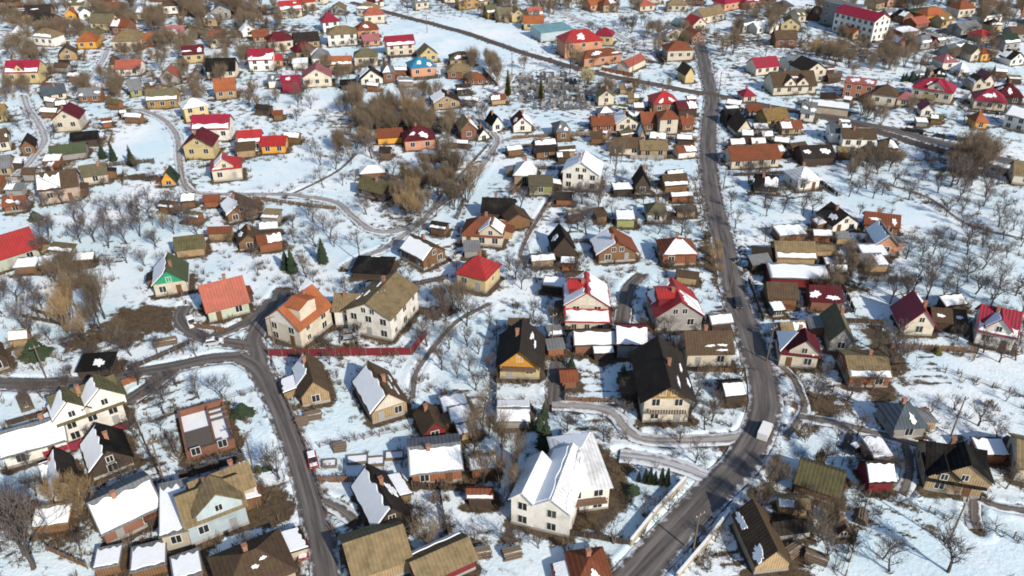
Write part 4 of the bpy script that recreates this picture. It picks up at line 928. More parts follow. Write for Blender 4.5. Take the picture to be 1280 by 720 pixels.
    fac = ramp(s4.outputs[0], .44, .60)
    L(mix(snow, earth, fac), b.inputs['Base Color']); b.inputs['Roughness'].default_value = .85; b.inputs['Specular IOR Level'].default_value = .2
    bp = N(nt, 'ShaderNodeBump'); bp.inputs['Distance'].default_value = .25; bp.inputs['Strength'].default_value = .55; L(nB, bp.inputs['Height'])
    L(bp.outputs[0], b.inputs['Normal'])
    me.materials.append(m)
    o = link(bpy.data.objects.new('ground', me)); o['kind'] = 'structure'
    return o
# ------------------------------------------------------------------ trees
BARK = noisy('bark', (.070,.058,.050), .35, 2, .95)
TWIG = noisy('twigs_grey', (.115,.095,.086), .3, 1, .95, perobj=.15)
TWIGB = noisy('twigs_brown', (.185,.142,.098), .35, 1, .95, perobj=.12)
TWIGO = noisy('twigs_ochre', (.29,.205,.11), .35, 1, .95, perobj=.1)
TWIGP = noisy('twigs_pale', (.50,.44,.27), .3, 1, .95)
NEEDLE = noisy('needles', (.035,.055,.028), .45, 1.5, .9, perobj=.12)
NEEDLEO = noisy('needles_olive', (.14,.13,.035), .4, 1.5, .9, perobj=.1)
WEED = noisy('dry_weed', (.10,.075,.05), .4, 1, .95)
def rot_about(d, ang, rnd):
    d = Vector(d).normalized(); p = d.orthogonal().normalized(); p.rotate(Matrix.Rotation(rnd.uniform(0, 6.283), 3, d))
    return (d*math.cos(ang)+p*math.sin(ang)).normalized()
def grow(tr, tw, p, d, ln, r, lev, rnd, up, spread, kids, thin, levels):
    """one limb and its children; the first levels go to the trunk mesh, the fine ones to the crown"""
    n = 4 if lev == 0 else 3; pts = [tuple(p)]; rad = [r]; q = Vector(p); dd = Vector(d)
    for i in range(n):
        dd = (dd + Vector((rnd.uniform(-.22,.22), rnd.uniform(-.22,.22), rnd.uniform(-.1,.2)+up*.14))).normalized()
        q = q + dd*ln/n; pts.append(tuple(q)); rad.append(max(r*(1-.62*(i+1)/n), thin*.6))
    (tr if lev < 2 else tw).tube(pts, rad, 5 if lev == 0 else (4 if lev == 1 else 3))
    if lev >= levels: return
    k = kids[lev]
    for i in range(k):
        t = rnd.uniform(.35 if lev else .45, 1.0) if lev else .45+.55*(i+.5)/k
        f = t*n; a = min(int(f), n-1); b = Vector(pts[a]).lerp(Vector(pts[a+1]), f-a)
        nd = rot_about(dd if lev else Vector(d), rnd.uniform(spread*.6, spread*1.25), rnd)
        nd = (nd + Vector((0, 0, up*.35))).normalized()
        grow(tr, tw, b, nd, ln*rnd.uniform(.55, .8), max(r*(1-.6*t)*.6, thin), lev+1, rnd, up, spread, kids, thin, levels)
def tree_pair(seed, ln, r, up, spread, kids, thin, levels, stems=1):
    rnd = random.Random(seed); a, b = MB(), MB()
    for s in range(stems):
        d = Vector((rnd.uniform(-.1,.1), rnd.uniform(-.1,.1), 1)) if stems == 1 else Vector((rnd.uniform(-.45,.45), rnd.uniform(-.45,.45), 1))
        o = (rnd.uniform(-.5,.5)*(stems > 1), rnd.uniform(-.5,.5)*(stems > 1), -.3)
        grow(a, b, o, d.normalized(), ln*rnd.uniform(.85, 1.1), r, 0, rnd, up, spread, kids, thin, levels)
    return a, b
KINDS_T = {}
def tree_kinds():
    def reg(kind, pairs, bark, twig):
        KINDS_T[kind] = [(a.data('trunk', bark, fix=False, smooth=True), b.data('crown', twig, fix=False)) for a, b in pairs]
    reg('fruit', [tree_pair(s, 2.5, .17, .35, .85, (6,5,4,3), .017, 4) for s in (1,2,3,4,5)], BARK, TWIG)
    reg('spread', [tree_pair(s, 3.6, .22, .5, .75, (7,5,4,4), .021, 4) for s in (11,12,13)], BARK, TWIG)
    reg('tall', [tree_pair(s, 6.5, .24, .9, .6, (11,5,4,2), .024, 4) for s in (21,22,23)], BARK, TWIGB)
    reg('willow', [tree_pair(s, 4.6, .12, .9, .55, (7,5,4), .021, 3, stems=5) for s in (31,32)], BARK, TWIGO)
    reg('brown', [tree_pair(s, 4.2, .13, .8, .6, (7,6,4), .021, 3, stems=5) for s in (41,42)], BARK, TWIGB)
    reg('pale', [tree_pair(51, 3.4, .14, .6, .8, (9,7,5), .04, 3, stems=5)], BARK, TWIGP)
    reg('bush', [tree_pair(s, 1.1, .045, .7, .7, (5,5,3), .022, 3, stems=6) for s in (61,62,63)], BARK, TWIGB)
    def con(seed, H, Rr, lay, twist=1.0):
        rnd = random.Random(seed); a, b = MB(), MB(); a.tube([(0,0,-.3),(0,0,H*.5),(0,0,H)], [.16,.1,.02], 5)
        for i in range(lay):
            t = i/lay; z = H*(.08+.92*t); rr = Rr*(1-t)**.8*rnd.uniform(.85,1.1)+.12; k = max(5, int(11*(1-t)+4))
            for j in range(k):
                an = 6.283*j/k+rnd.uniform(-.3,.3)+i; l = rr*rnd.uniform(.75,1.1); w = .30*rr*rnd.uniform(.7,1.1)+.06; dz = -.22*l*rnd.uniform(.4,1.2)*twist+(.5*l if twist < 0 else 0)
                c, s = math.cos(an), math.sin(an); th = .10*rr+.05
                b.poly([(0,0,z+th),(c*l*.6-s*w,s*l*.6+c*w,z+dz*.55),(c*l,s*l,z+dz),(c*l*.6+s*w,s*l*.6-c*w,z+dz*.55)])
                b.poly([(0,0,z-th),(c*l*.55-s*w*.8,s*l*.55+c*w*.8,z+dz*.5-th),(c*l*.9,s*l*.9,z+dz-th*.6),(c*l*.55+s*w*.8,s*l*.55-c*w*.8,z+dz*.5-th)])
        return a, b
    reg('conifer', [con(71,6.5,1.9,16), con(72,8.5,1.8,20)], BARK, NEEDLE)
    reg('cypress', [con(81,4.0,.55,18,-1.0)], BARK, NEEDLE)
    reg('goldcypress', [con(91,8.5,1.25,24,-1.0)], BARK, NEEDLEO)
    reg('evergreen', [con(95,2.2,1.9,9,.6)], BARK, NEEDLE)
    reg('oliveshrub', [con(96,2.4,1.7,10,.3)], BARK, NEEDLEO)
TNAME = dict(fruit=('bare_tree','tree'), spread=('bare_tree','tree'), tall=('bare_tree','tree'), willow=('golden_willow','tree'), brown=('brown_thicket_tree','tree'), pale=('pale_tree','tree'),
    bush=('bare_shrub','shrub'), conifer=('conifer','tree'), cypress=('cypress','tree'), goldcypress=('golden_cypress','tree'), evergreen=('evergreen_shrub','shrub'), oliveshrub=('olive_shrub','shrub'))
TLOOK = dict(fruit='bare grey tree', spread='wide bare tree', tall='tall bare tree', willow='golden brown willow', brown='brown twiggy tree', pale='pale straw coloured tree', bush='bare brown shrub',
    conifer='dark conifer', cypress='slim dark cypress', goldcypress='golden green cypress', evergreen='dark evergreen shrub', oliveshrub='olive green shrub')
TGROUP = dict(fruit='bare orchard trees', spread='spreading bare trees', tall='tall bare trees', willow='golden willows', brown='brown twiggy trees', bush='bare shrubs in the gardens', conifer='dark conifers', cypress='slim cypresses', evergreen='evergreen shrubs', oliveshrub='olive green shrubs')
TPOS = []; STUFFT = []; NBARE = 0
def tree(px, py, kind, s=1.0, label=None, xy=None, chk=True, small=False):
    x, y = xy if xy else G(px, py)
    global NBARE
    if chk and (not clear_of_houses(x, y, .8) or not clear_of_roads(x, y, .5)): return None
    rnd = random.Random(int(x*97)+int(y*131))
    if kind in ('fruit', 'spread', 'tall'):
        NBARE += 1
        if NBARE > 292: STUFFT.append((x, y, s)); TPOS.append((x, y)); return True
    a, b = KINDS_T[kind][rnd.randrange(len(KINDS_T[kind]))]
    nm, cat = TNAME[kind]; z = float(hgt(x, y)); s *= rnd.uniform(.9, 1.1)*(1.15 if kind in ('fruit', 'spread') else 1.0)
    size = 'big ' if s > 1.28 else ('young ' if s < .68 else '')
    lb = label or rel_label(USED, size+TLOOK[kind], x, y)
    e = tag(empty(nm, (x, y, z-.05), rnd.uniform(0, 6.28)), lb, cat, TGROUP.get(kind)); e.scale = (s*rnd.uniform(.92,1.08), s*rnd.uniform(.92,1.08), s)
    for n, me in (('trunk', a), ('crown', b)):
        c = link(bpy.data.objects.new(n, me)); c.parent = e
    TPOS.append((x, y)); return e
CLUST = [ # px, py, rx, ry, n, kind, scale
 (150,300,115,42,36,'fruit',1),(30,395,35,38,8,'fruit',1.05),(60,262,30,10,3,'fruit',.9),(430,205,55,30,12,'fruit',.95),(395,290,45,35,7,'fruit',.9),(390,330,20,25,4,'fruit',.9),(560,235,38,34,14,'brown',.75),(508,262,14,26,4,'willow',.8),
 (480,250,40,30,8,'fruit',.9),(730,270,28,38,12,'fruit',.95),(700,345,30,20,4,'fruit',.9),(850,285,30,40,9,'fruit',.9),(935,215,25,15,4,'fruit',.9),(985,262,38,28,7,'fruit',1),(1100,235,50,22,12,'fruit',1),
 (1195,240,55,34,16,'spread',.85),(1235,300,42,40,13,'fruit',1.05),(1175,335,50,40,12,'fruit',1.05),(1060,340,25,25,8,'brown',.6),(1240,372,36,22,5,'fruit',1.1),(1145,375,40,14,5,'spread',.85),(565,425,42,30,9,'fruit',1),(600,465,20,20,4,'fruit',.85),
 (610,570,25,50,8,'tall',.55),(880,515,18,25,5,'fruit',.9),(790,505,14,20,4,'fruit',.8),(1250,445,24,16,5,'fruit',1),(1020,690,18,20,3,'brown',.8),(640,600,12,30,4,'tall',.6),(968,598,10,20,4,'brown',.55),(660,350,24,16,5,'fruit',.85),
 (380,140,50,24,9,'fruit',.9),(330,130,20,22,5,'brown',.6),(470,140,50,16,10,'brown',.9),(535,155,24,14,5,'willow',.75),(440,182,20,12,4,'brown',.7),(200,490,40,10,3,'fruit',.85),(235,500,60,12,5,'fruit',.85),(90,640,22,24,5,'willow',.7),
 (110,410,26,24,4,'willow',.95),(105,405,34,28,5,'tall',.8),(85,355,24,14,4,'brown',.7),(145,430,16,10,4,'brown',.6),(20,680,30,28,4,'spread',1.1),(45,500,30,14,4,'fruit',.8),(900,318,9,34,7,'willow',.5),(560,390,14,12,4,'brown',.6),(700,540,20,10,3,'fruit',.8),
 (1005,640,14,30,3,'fruit',.8),(320,270,16,14,4,'fruit',.9),(600,200,24,18,5,'fruit',.8),(770,215,16,14,3,'tall',.6),(880,235,12,30,4,'fruit',.8),(650,250,20,12,3,'fruit',.8),(1030,365,24,12,4,'brown',.5),
 (400,480,10,10,2,'willow',.55),(540,690,20,14,4,'brown',.55),(580,670,24,16,4,'fruit',.8),(1215,205,20,8,5,'brown',1.0),(1070,215,30,10,5,'brown',.6),
]
SINGLE = [(1108,470,'spread',1.25),(1102,700,'fruit',.9),(1112,715,'fruit',.95),(1184,716,'spread',1.0),(1222,535,'fruit',1.05),(1192,515,'fruit',.7),(1160,520,'fruit',.7),(1255,505,'fruit',.6),(42,712,'spread',1.5),(530,655,'fruit',.85),
 (595,485,'fruit',.85),(552,460,'spread',.75),(571,470,'fruit',.75),(1030,705,'spread',1.0),(225,570,'fruit',.7),(275,590,'fruit',.55),(205,520,'fruit',.9),(700,170,'spread',.8),(1095,440,'spread',.9),(800,690,'fruit',.4),(350,600,'spread',.8),
 (404,327,'conifer',.75),(358,335,'conifer',.8),(366,340,'conifer',.7),(130,200,'conifer',.8),(143,203,'conifer',.7),(166,208,'conifer',.8),(172,214,'brown',.5),(676,125,'goldcypress',.9),(635,122,'goldcypress',1.1),(734,108,'pale',1.0),(712,92,'tall',.9),(722,91,'tall',.85),
 (778,478,'conifer',.75),(714,460,'conifer',.5),(680,520,'conifer',.6),(682,556,'conifer',.85),(674,535,'conifer',.6),(806,604,'cypress',.9),(812,605,'cypress',1.0),(818,606,'cypress',.8),(826,607,'cypress',1.05),(833,608,'cypress',1.0),(798,602,'cypress',.6),
 (790,613,'evergreen',.8),(304,520,'evergreen',1.2),(45,445,'evergreen',1.6),(30,448,'bush',1.3),(45,275,'evergreen',1.1),(200,697,'oliveshrub',1.0),(212,700,'oliveshrub',1.1),(225,702,'oliveshrub',1.2),(238,698,'oliveshrub',1.1),(250,694,'oliveshrub',.9),(160,708,'oliveshrub',.7),
 (302,594,'evergreen',.45),(312,592,'evergreen',.5),(323,590,'evergreen',.5),(334,588,'evergreen',.45),(205,286,'willow',.55),(212,228,'conifer',.5),(915,70,'willow',1.2),(925,68,'willow',1.25),(936,70,'willow',1.15),(946,72,'willow',1.0),(905,72,'willow',.9),(820,68,'willow',.8),
 (1132,99,'conifer',.6),(1139,100,'conifer',.65),(1147,101,'conifer',.6),(1156,101,'conifer',.65),(1163,102,'conifer',.5),(1234,97,'conifer',.6),(1240,96,'conifer',.6),(1128,100,'conifer',.5),(1010,75,'willow',.9),(1030,80,'brown',1.0),(1045,82,'brown',1.0),(1060,84,'brown',.9),(1020,70,'willow',.8),(1035,74,'willow',.9),(1052,76,'willow',.8),
 (150,105,'pale',.6),(215,98,'pale',.5),(225,15,'pale',.9),(870,130,'fruit',.9),(835,118,'tall',.5),(452,180,'willow',.6),(885,300,'bush',1.2),(560,610,'bush',1.0),(545,625,'bush',.9),(110,610,'bush',.8),(430,330,'bush',1.0),(690,395,'bush',1.1),(1170,445,'oliveshrub',.6),
 (1005,550,'bush',1.4),(1030,580,'spread',.6),(1020,584,'bush',1.6),(950,640,'brown',.7),(945,665,'brown',.7),(1275,395,'spread',.8),(1275,430,'spread',.8),(255,540,'bush',.7),(240,600,'bush',.8),(250,606,'bush',.8)]
def near_tree(x, y, m):
    return any((x-a)**2+(y-b)**2 < m*m for a, b in TPOS)
def trees():
    for t in SINGLE: tree(*t)
    rnd = random.Random(77)
    for (cx, cy, rx, ry, n, kind, s) in CLUST:
        got = 0
        for _ in range(n*14):
            if got >= n: break
            a, r = rnd.uniform(0, 6.283), math.sqrt(rnd.random()); px, py = cx+rx*r*math.cos(a), cy+ry*r*math.sin(a); x, y = G(px, py)
            if near_tree(x, y, 2.2 if s < .8 else 3.0): continue
            if tree(px, py, kind, s*rnd.uniform(.72, 1.25)): got += 1
    # smaller bare trees over the gardens
    for _ in range(900):
        px, py = rnd.uniform(10, 1270), rnd.uniform(215, 690); x, y = G(px, py)
        if sum(1 for t in TPOS) > 560: break
        if .5+.5*math.sin(x*.05+1.3*math.sin(y*.04))*math.sin(y*.06+2) < .42 or near_tree(x, y, 3.4) or clean_at(px, py): continue
        tree(px, py, 'fruit', rnd.uniform(.55, 1.0))
    # garden shrubs
    for _ in range(46):
        px, py = rnd.uniform(20, 1260), rnd.uniform(240, 700); x, y = G(px, py)
        if not near_tree(x, y, 3) and not clean_at(px, py): tree(px, py, 'bush', rnd.uniform(.6, 1.2))
    # beyond what one could count: the far brown woods and thickets, baked into one mesh
    vs, fs, off = [], [], 0; mats = []
    W = [(270,10,60,14,40,'brown',1.15),(285,28,45,14,18,'brown',1.0),(130,15,60,16,26,'brown',1.0),(60,40,50,22,22,'brown',.9),(30,75,30,12,10,'brown',.8),(240,60,50,14,16,'brown',.8),(300,70,22,20,10,'brown',.8),(180,95,40,14,10,'fruit',.9),
      (205,42,30,14,14,'brown',.9),(420,30,20,12,8,'fruit',1.0),(560,12,70,10,18,'fruit',1.0),(690,18,40,12,14,'brown',1.0),(780,18,60,10,10,'brown',.8),(790,38,60,8,24,'fruit',.9),(870,55,20,12,8,'brown',.8),(950,30,40,22,14,'brown',.85),(1000,60,30,20,12,'fruit',1.0),
      (1070,78,40,16,14,'brown',.7),(1180,60,80,24,40,'fruit',.9),(1200,100,60,10,18,'fruit',.8),(1250,20,30,18,14,'brown',1.0),(1180,10,60,10,18,'brown',.9),(1120,70,20,20,12,'brown',.9),(1230,140,40,20,12,'fruit',.8),(1100,150,60,8,14,'brown',.7),(960,185,26,22,14,'fruit',.8),(960,110,30,10,8,'fruit',.7),
      (700,62,50,8,8,'fruit',.7),(760,75,26,14,8,'fruit',.8),(600,95,30,20,14,'brown',.8),(590,135,30,20,12,'fruit',.8),(830,170,40,8,8,'fruit',.7),(40,160,34,30,14,'fruit',.8),(20,120,22,20,8,'brown',.7),(130,115,30,12,8,'brown',.7),(240,120,30,14,8,'brown',.6),
      (1210,215,24,8,12,'brown',1.0),(1090,205,40,10,12,'brown',.6),(430,75,60,30,12,'fruit',.7),(340,30,40,24,10,'brown',.8),(1040,20,30,12,10,'brown',.8),(640,14,24,10,8,'brown',.8),(300,-30,200,20,60,'brown',1.2),(900,-30,260,20,60,'brown',1.2),(480,155,44,14,34,'brown',.75),(540,165,26,10,14,'brown',.7),(545,225,34,20,16,'brown',.6),(510,255,24,22,12,'brown',.6),(440,185,24,10,10,'brown',.6),(1160,195,40,8,10,'fruit',.8)]
    for _ in range(60):
        W.append((rnd.uniform(0, 1280), rnd.uniform(2, 125), 40, 9, rnd.randrange(3, 9), rnd.choice(('brown', 'fruit', 'fruit')), rnd.uniform(.5, .8)))
    for _ in range(26):
        W.append((rnd.choice((rnd.uniform(0, 330), rnd.uniform(820, 1280))), rnd.uniform(2, 120), 40, 10, rnd.randrange(5, 12), rnd.choice(('brown', 'fruit', 'brown')), rnd.uniform(.5, .85)))
    OPEN = [(695,114,52,26),(560,45,90,22),(600,60,60,16),(690,150,24,18),(180,180,40,18),(380,122,36,14),(390,165,26,14),(800,95,40,10),(960,112,34,12),(1245,85,34,8),(800,24,60,6),(500,25,50,10)]
    for kd, nm, lab in (('brown', 'far_brown_thicket', None), ('fruit', 'far_bare_trees', None)):
        src = []
        for a, b in KINDS_T[kd][:2]:
            v = np.concatenate([np.array([q.co[:] for q in me.vertices]) for me in (a, b)]); f1 = [list(p.vertices) for p in a.polygons]; n1 = len(a.vertices)
            f2 = [[i+n1 for i in p.vertices] for p in b.polygons]; src.append((v, np.array(f1+f2, dtype=np.int32)))
        V, Fc, o = [], [], 0
        for (cx, cy, rx, ry, n, kind, s) in W:
            if kind != kd: continue
            for _ in range(n):
                a, r = rnd.uniform(0, 6.283), math.sqrt(rnd.random()); px, py = cx+rx*r*math.cos(a), cy+ry*r*math.sin(a); x, y = G(px, py)
                if not clear_of_houses(x, y, .6) or not clear_of_roads(x, y, .4) or any(((px-q[0])/q[2])**2+((py-q[1])/q[3])**2 < 1 for q in OPEN): continue
                v, f = src[rnd.randrange(len(src))]; t = rnd.uniform(0, 6.28); k = s*rnd.uniform(.7, 1.25); c, q = math.cos(t)*k, math.sin(t)*k
                V.append(np.stack([v[:,0]*c-v[:,1]*q+x, v[:,0]*q+v[:,1]*c+y, v[:,2]*k+float(hgt(x, y))], 1)); Fc.append(f+o); o += len(v)
        if kd == 'fruit':
            for (x, y, s) in STUFFT:
                v, f = src[rnd.randrange(len(src))]; t = rnd.uniform(0, 6.28); k = s*1.1; c, q = math.cos(t)*k, math.sin(t)*k
                V.append(np.stack([v[:,0]*c-v[:,1]*q+x, v[:,0]*q+v[:,1]*c+y, v[:,2]*k+float(hgt(x, y))], 1)); Fc.append(f+o); o += len(v)
        V = np.concatenate(V); Fc = np.concatenate(Fc); me = bpy.data.meshes.new(nm)
        me.vertices.add(len(V)); me.vertices.foreach_set('co', V.ravel()); me.loops.add(Fc.size); me.loops.foreach_set('vertex_index', Fc.ravel().astype(np.int32)); me.polygons.add(len(Fc))
        me.polygons.foreach_set('loop_start', np.arange(0, Fc.size, 4, dtype=np.int32)); me.polygons.foreach_set('loop_total', np.full(len(Fc), 4, np.int32)); me.update(calc_edges=True)
        me.materials.append(TWIGB if kd == 'brown' else TWIG)
        ob = link(bpy.data.objects.new(nm, me)); tag(ob, 'brown thickets filling the gaps between far houses' if kd == 'brown' else 'grey bare trees scattered through the far quarters', 'trees', kind='stuff')
    # low twiggy scrub along fences, lanes and round the yards: nobody could count it
    mb = MB(); spots = []
    for (px, H, kind, colr, lab, *w) in FENCES:
        for (x, y) in along(list(px) if w else [G(*p) for p in px], 1.6): spots.append((x+rnd.uniform(-1.2,1.2), y+rnd.uniform(-1,1.4)))
    for n, w, k, l in LINES:
        for (x, y) in l[::3]:
            if rnd.random() < .55: s = rnd.choice((-1, 1)); spots.append((x+s*(w/2+rnd.uniform(.8, 2.6)), y+rnd.uniform(-1,1)))
    for (cx, cy, c, s, hw, hd) in FOOT:
        for _ in range(9):
            a = rnd.uniform(0, 6.283); r = rnd.uniform(.9, 1.0); ex = (hw+rnd.uniform(.6, 3.5))*math.cos(a); ey = (hd+rnd.uniform(.6, 3.5))*math.sin(a); spots.append((cx+ex*c-ey*s, cy+ex*s+ey*c))
    for _ in range(4600):
        px, py = rnd.uniform(-20, 1300), 90+630*rnd.random(); x, y = G(px, py)
        if clean_at(px, py) or rnd.random() < (py-330)/520: continue
        if .5+.5*math.sin(x*.09+1.7*math.sin(y*.06))*math.sin(y*.08+1) > .47: spots.append((x, y))
    for (x, y) in spots:
        if not clear_of_houses(x, y, .3) or not clear_of_roads(x, y, .25): continue
        z = float(hgt(x, y)); R0 = rnd.uniform(.35, 1.0); Hh = rnd.uniform(.5, 1.7)
        for k in range(rnd.randrange(10, 24)):
            a = rnd.uniform(0, 6.28); bx, by = x+math.cos(a)*R0*.3, y+math.sin(a)*R0*.3; ex, ey = x+math.cos(a)*R0*rnd.uniform(.6,1.3), y+math.sin(a)*R0*rnd.uniform(.6,1.3); zt = z+Hh*rnd.uniform(.4, 1); w = rnd.uniform(.02, .045)
            c, s = -math.sin(a)*w, math.cos(a)*w
            mb.poly([(bx-c,by-s,z-.1),(bx+c,by+s,z-.1),(ex+c*.5,ey+s*.5,zt),(ex-c*.5,ey-s*.5,zt)]); mb.poly([(bx,by,z-.1),(bx,by,z+.02),(ex,ey,zt+w),(ex,ey,zt-w)])
    o = mb.build('garden_scrub', TWIGB, fix=False); tag(o, 'low brown scrub along fences, lanes and yard edges', 'scrub', kind='stuff')
    # dry weeds, sticks and stubble poking out of the snow
    mb = MB()
    for _ in range(7000):
        px, py = rnd.uniform(-40, 1320), 60+700*rnd.random()**1.1; x, y = G(px, py)
        if (clean_at(px, py) and rnd.random() < .9) or rnd.random() < (py-380)/600: continue
        if not clear_of_houses(x, y, .2): continue
        q = .5+.5*math.sin(x*.13+2*math.sin(y*.07))*math.sin(y*.11)
        if rnd.random() > q*q*1.3+.1: continue
        if not clear_of_roads(x, y, .1): continue
        z = float(hgt(x, y))
        for k in range(rnd.randrange(3, 8)):
            a = rnd.uniform(0, 6.28); l = rnd.uniform(.25, .8); w = .05; bx, by = x+rnd.uniform(-.35,.35), y+rnd.uniform(-.35,.35)
            ex, ey = bx+math.cos(a)*l*.6, by+math.sin(a)*l*.6
            mb.poly([(bx-w,by,z-.05),(bx+w,by,z-.05),(ex+w*.4,ey,z+l*.8),(ex-w*.4,ey,z+l*.8)]); mb.poly([(bx,by-w,z-.05),(bx,by+w,z-.05),(ex,ey+w*.4,z+l*.8),(ex,ey-w*.4,z+l*.8)])
    o = mb.build('dry_weeds', WEED, fix=False); tag(o, 'dry weeds and stubble poking through the snow', 'weeds', kind='stuff')
# ------------------------------------------------------------------ fences, poles, cars, gravestones, yard things
FENCES = [ # pixels, height, kind, colour, label
 ([(337,447),(420,444),(514,442),(533,419)],1.7,'solid','redwall','long bright red sheet fence below the white house'),
 ([(788,681),(820,642),(856,604)],1.3,'wall','beige','cream garden wall rising beside the main road'),
 ([(711,666),(750,672),(788,680)],1.1,'solid','darkwood','dark low fence below the white villa'),
 ([(846,722),(880,683),(911,644)],1.0,'wall','beige','snow edged cream wall right of the main road'),
 ([(1056,722),(1070,671),(1085,621)],1.2,'wire','darkwood','dark wire fence running down from the red walled shed'),
 ([(1086,621),(1160,641),(1220,658),(1290,682)],1.2,'wire','darkwood','wire fence below the black roofed house'),
 ([(1163,443),(1190,447),(1216,453)],1.2,'wire','wood','short fence above the large right snowfield'),
 ([(398,604),(450,603),(502,602)],1.4,'slat','wood','brown board fence beside the village road'),
 ([(621,408),(621,470),(619,530)],1.5,'slat','darkwood','dark board fence left of the yellow gabled house'),
 ([(665,335),(657,300),(696,246)],1.2,'wire','wood','wire fence along the thin diagonal path'),
 ([(172,537),(245,515),(320,492)],1.2,'wire','darkwood','wire fence behind the roofless brick house'),
 ([(58,576),(105,560),(162,538)],1.5,'solid','crimson','dark crimson fence below the mossy gables'),
 ([(549,606),(554,640),(560,672)],1.3,'slat','darkwood','dark fence right of the black gabled house'),
 ([(341,455),(360,505),(382,560),(400,610),(420,680)],1.1,'wire','wood','wire fence along the right side of the village road'),
 ([(142,474),(190,456),(238,434)],1.2,'slat','darkwood','dark slatted fence above the lane'),
 ([(1120,232),(1150,248),(1180,267)],1.1,'wire','wood','wire fence across the upper right field'),
 ([(1165,292),(1220,306),(1290,324)],1.1,'wire','wood','wire fence below the bare trees at right'),
 ([(872,464),(900,465),(929,466)],1.3,'slat','wood','board fence below the brown plank roof'),
 ([(717,304),(732,304),(746,305)],1.2,'slat','darkwood','short dark fence right of the charcoal barn'),
 ([(640,176),(700,173),(765,170),(870,176)],1.2,'slat','wood','long board fence along the cross lane'),
 ([(1052,582),(1058,560),(1064,540)],1.2,'wire','darkwood','wire fence beside the snowy dark car'),
 ([(706,470),(706,500),(770,503)],1.1,'slat','wood','low fence around the garden left of the chalet'),
 ([(760,404),(760,440)],1.4,'slat','wood','board fence right of the red ridge house'),
 ([(880,420),(918,420)],1.2,'slat','wood','board fence behind the brown plank roof'),
 ([(400,560),(455,548),(512,535)],1.0,'wire','wood','thin wire fence above the raised garden beds'),
 ([(80,400),(40,388)],1.0,'slat','darkwood','lower dark rail fence by the left orchard'),
 ([(82,408),(28,396)],1.0,'slat','darkwood','upper dark rail fence by the left orchard'),
 ([(240,412),(285,418)],1.2,'slat','wood','fence below the coral red house'),
 ([(480,365),(560,350)],1.3,'slat','darkwood','dark fence above the large white house'),
 ([(980,470),(1020,480),(1062,500)],1.1,'wire','darkwood','crooked wire fence below the dark red cross roof'),
 ([(1180,470),(1280,500)],1.0,'wire','wood','thin fence across the large right snowfield'),
 ([(660,230),(640,245)],1.3,'slat','wood','fence beside the olive green garage'),
 ([(320,247),(420,262)],1.1,'slat','wood','board fence below the winding lane'),
 ([(820,412),(800,402)],1.4,'slat','wood','fence stub left of the grey gabled house'),
 ([(515,607),(580,612)],1.2,'slat','darkwood','dark fence below the orange brick house'),
 ([(60,690),(110,712)],1.2,'slat','wood','fence beside the big bare corner tree'),
]
def along(pts, step):
    out = []
    for i in range(len(pts)-1):
        (ax, ay), (bx, by) = pts[i], pts[i+1]; n = max(1, round(math.hypot(bx-ax, by-ay)/step))
        for k in range(n): out.append((ax+(bx-ax)*k/n, ay+(by-ay)*k/n))
    out.append(pts[-1]); return out
def plot_fences():
    """garden fences squared to their houses"""
    rnd = random.Random(44); n = 0; hs = [q for q in FOOT if 80 < q[1] < 330 and q[4] > 2.4]
    for _ in range(700):
        if n >= 64: break
        cx, cy, c, s, hw, hd = rnd.choice(hs); u = rnd.choice((-1, 1)); L = rnd.uniform(9, 22); off = rnd.uniform(2, 6)
        if rnd.random() < .5: A, B = (u*(hw+off), -hd-rnd.uniform(0, 6)), (u*(hw+off), -hd-rnd.uniform(0, 6)+L)
        else: A, B = (-hw-rnd.uniform(0, 6), u*(hd+off)), (-hw-rnd.uniform(0, 6)+L, u*(hd+off))
        P = [(cx+p[0]*c-p[1]*s, cy+p[0]*s+p[1]*c) for p in (A, B)]
        t = along(P, 1.0)
        if not all(clear_of_houses(x, y, .5) and clear_of_roads(x, y, .4) for x, y in t): continue
        mx, my = t[len(t)//2]
        px = 640+mx/(my*CT+CAM_H*ST)*F_PX; py = 360-(my*ST-CAM_H*CT)/(my*CT+CAM_H*ST)*F_PX
        if not (0 < px < 1280 and 60 < py < 720): continue
        k = rnd.choice(('slat', 'slat', 'wire', 'solid')); w = rnd.choice(('wood', 'darkwood')) if k != 'solid' else rnd.choice(('rust', 'gray', 'darkwood'))
        FENCES.append((P, rnd.uniform(1.0, 1.5), k, w, rel_label(USED, dict(slat='board fence', wire='thin wire fence', solid='sheet fence')[k], mx, my), 1)); n += 1
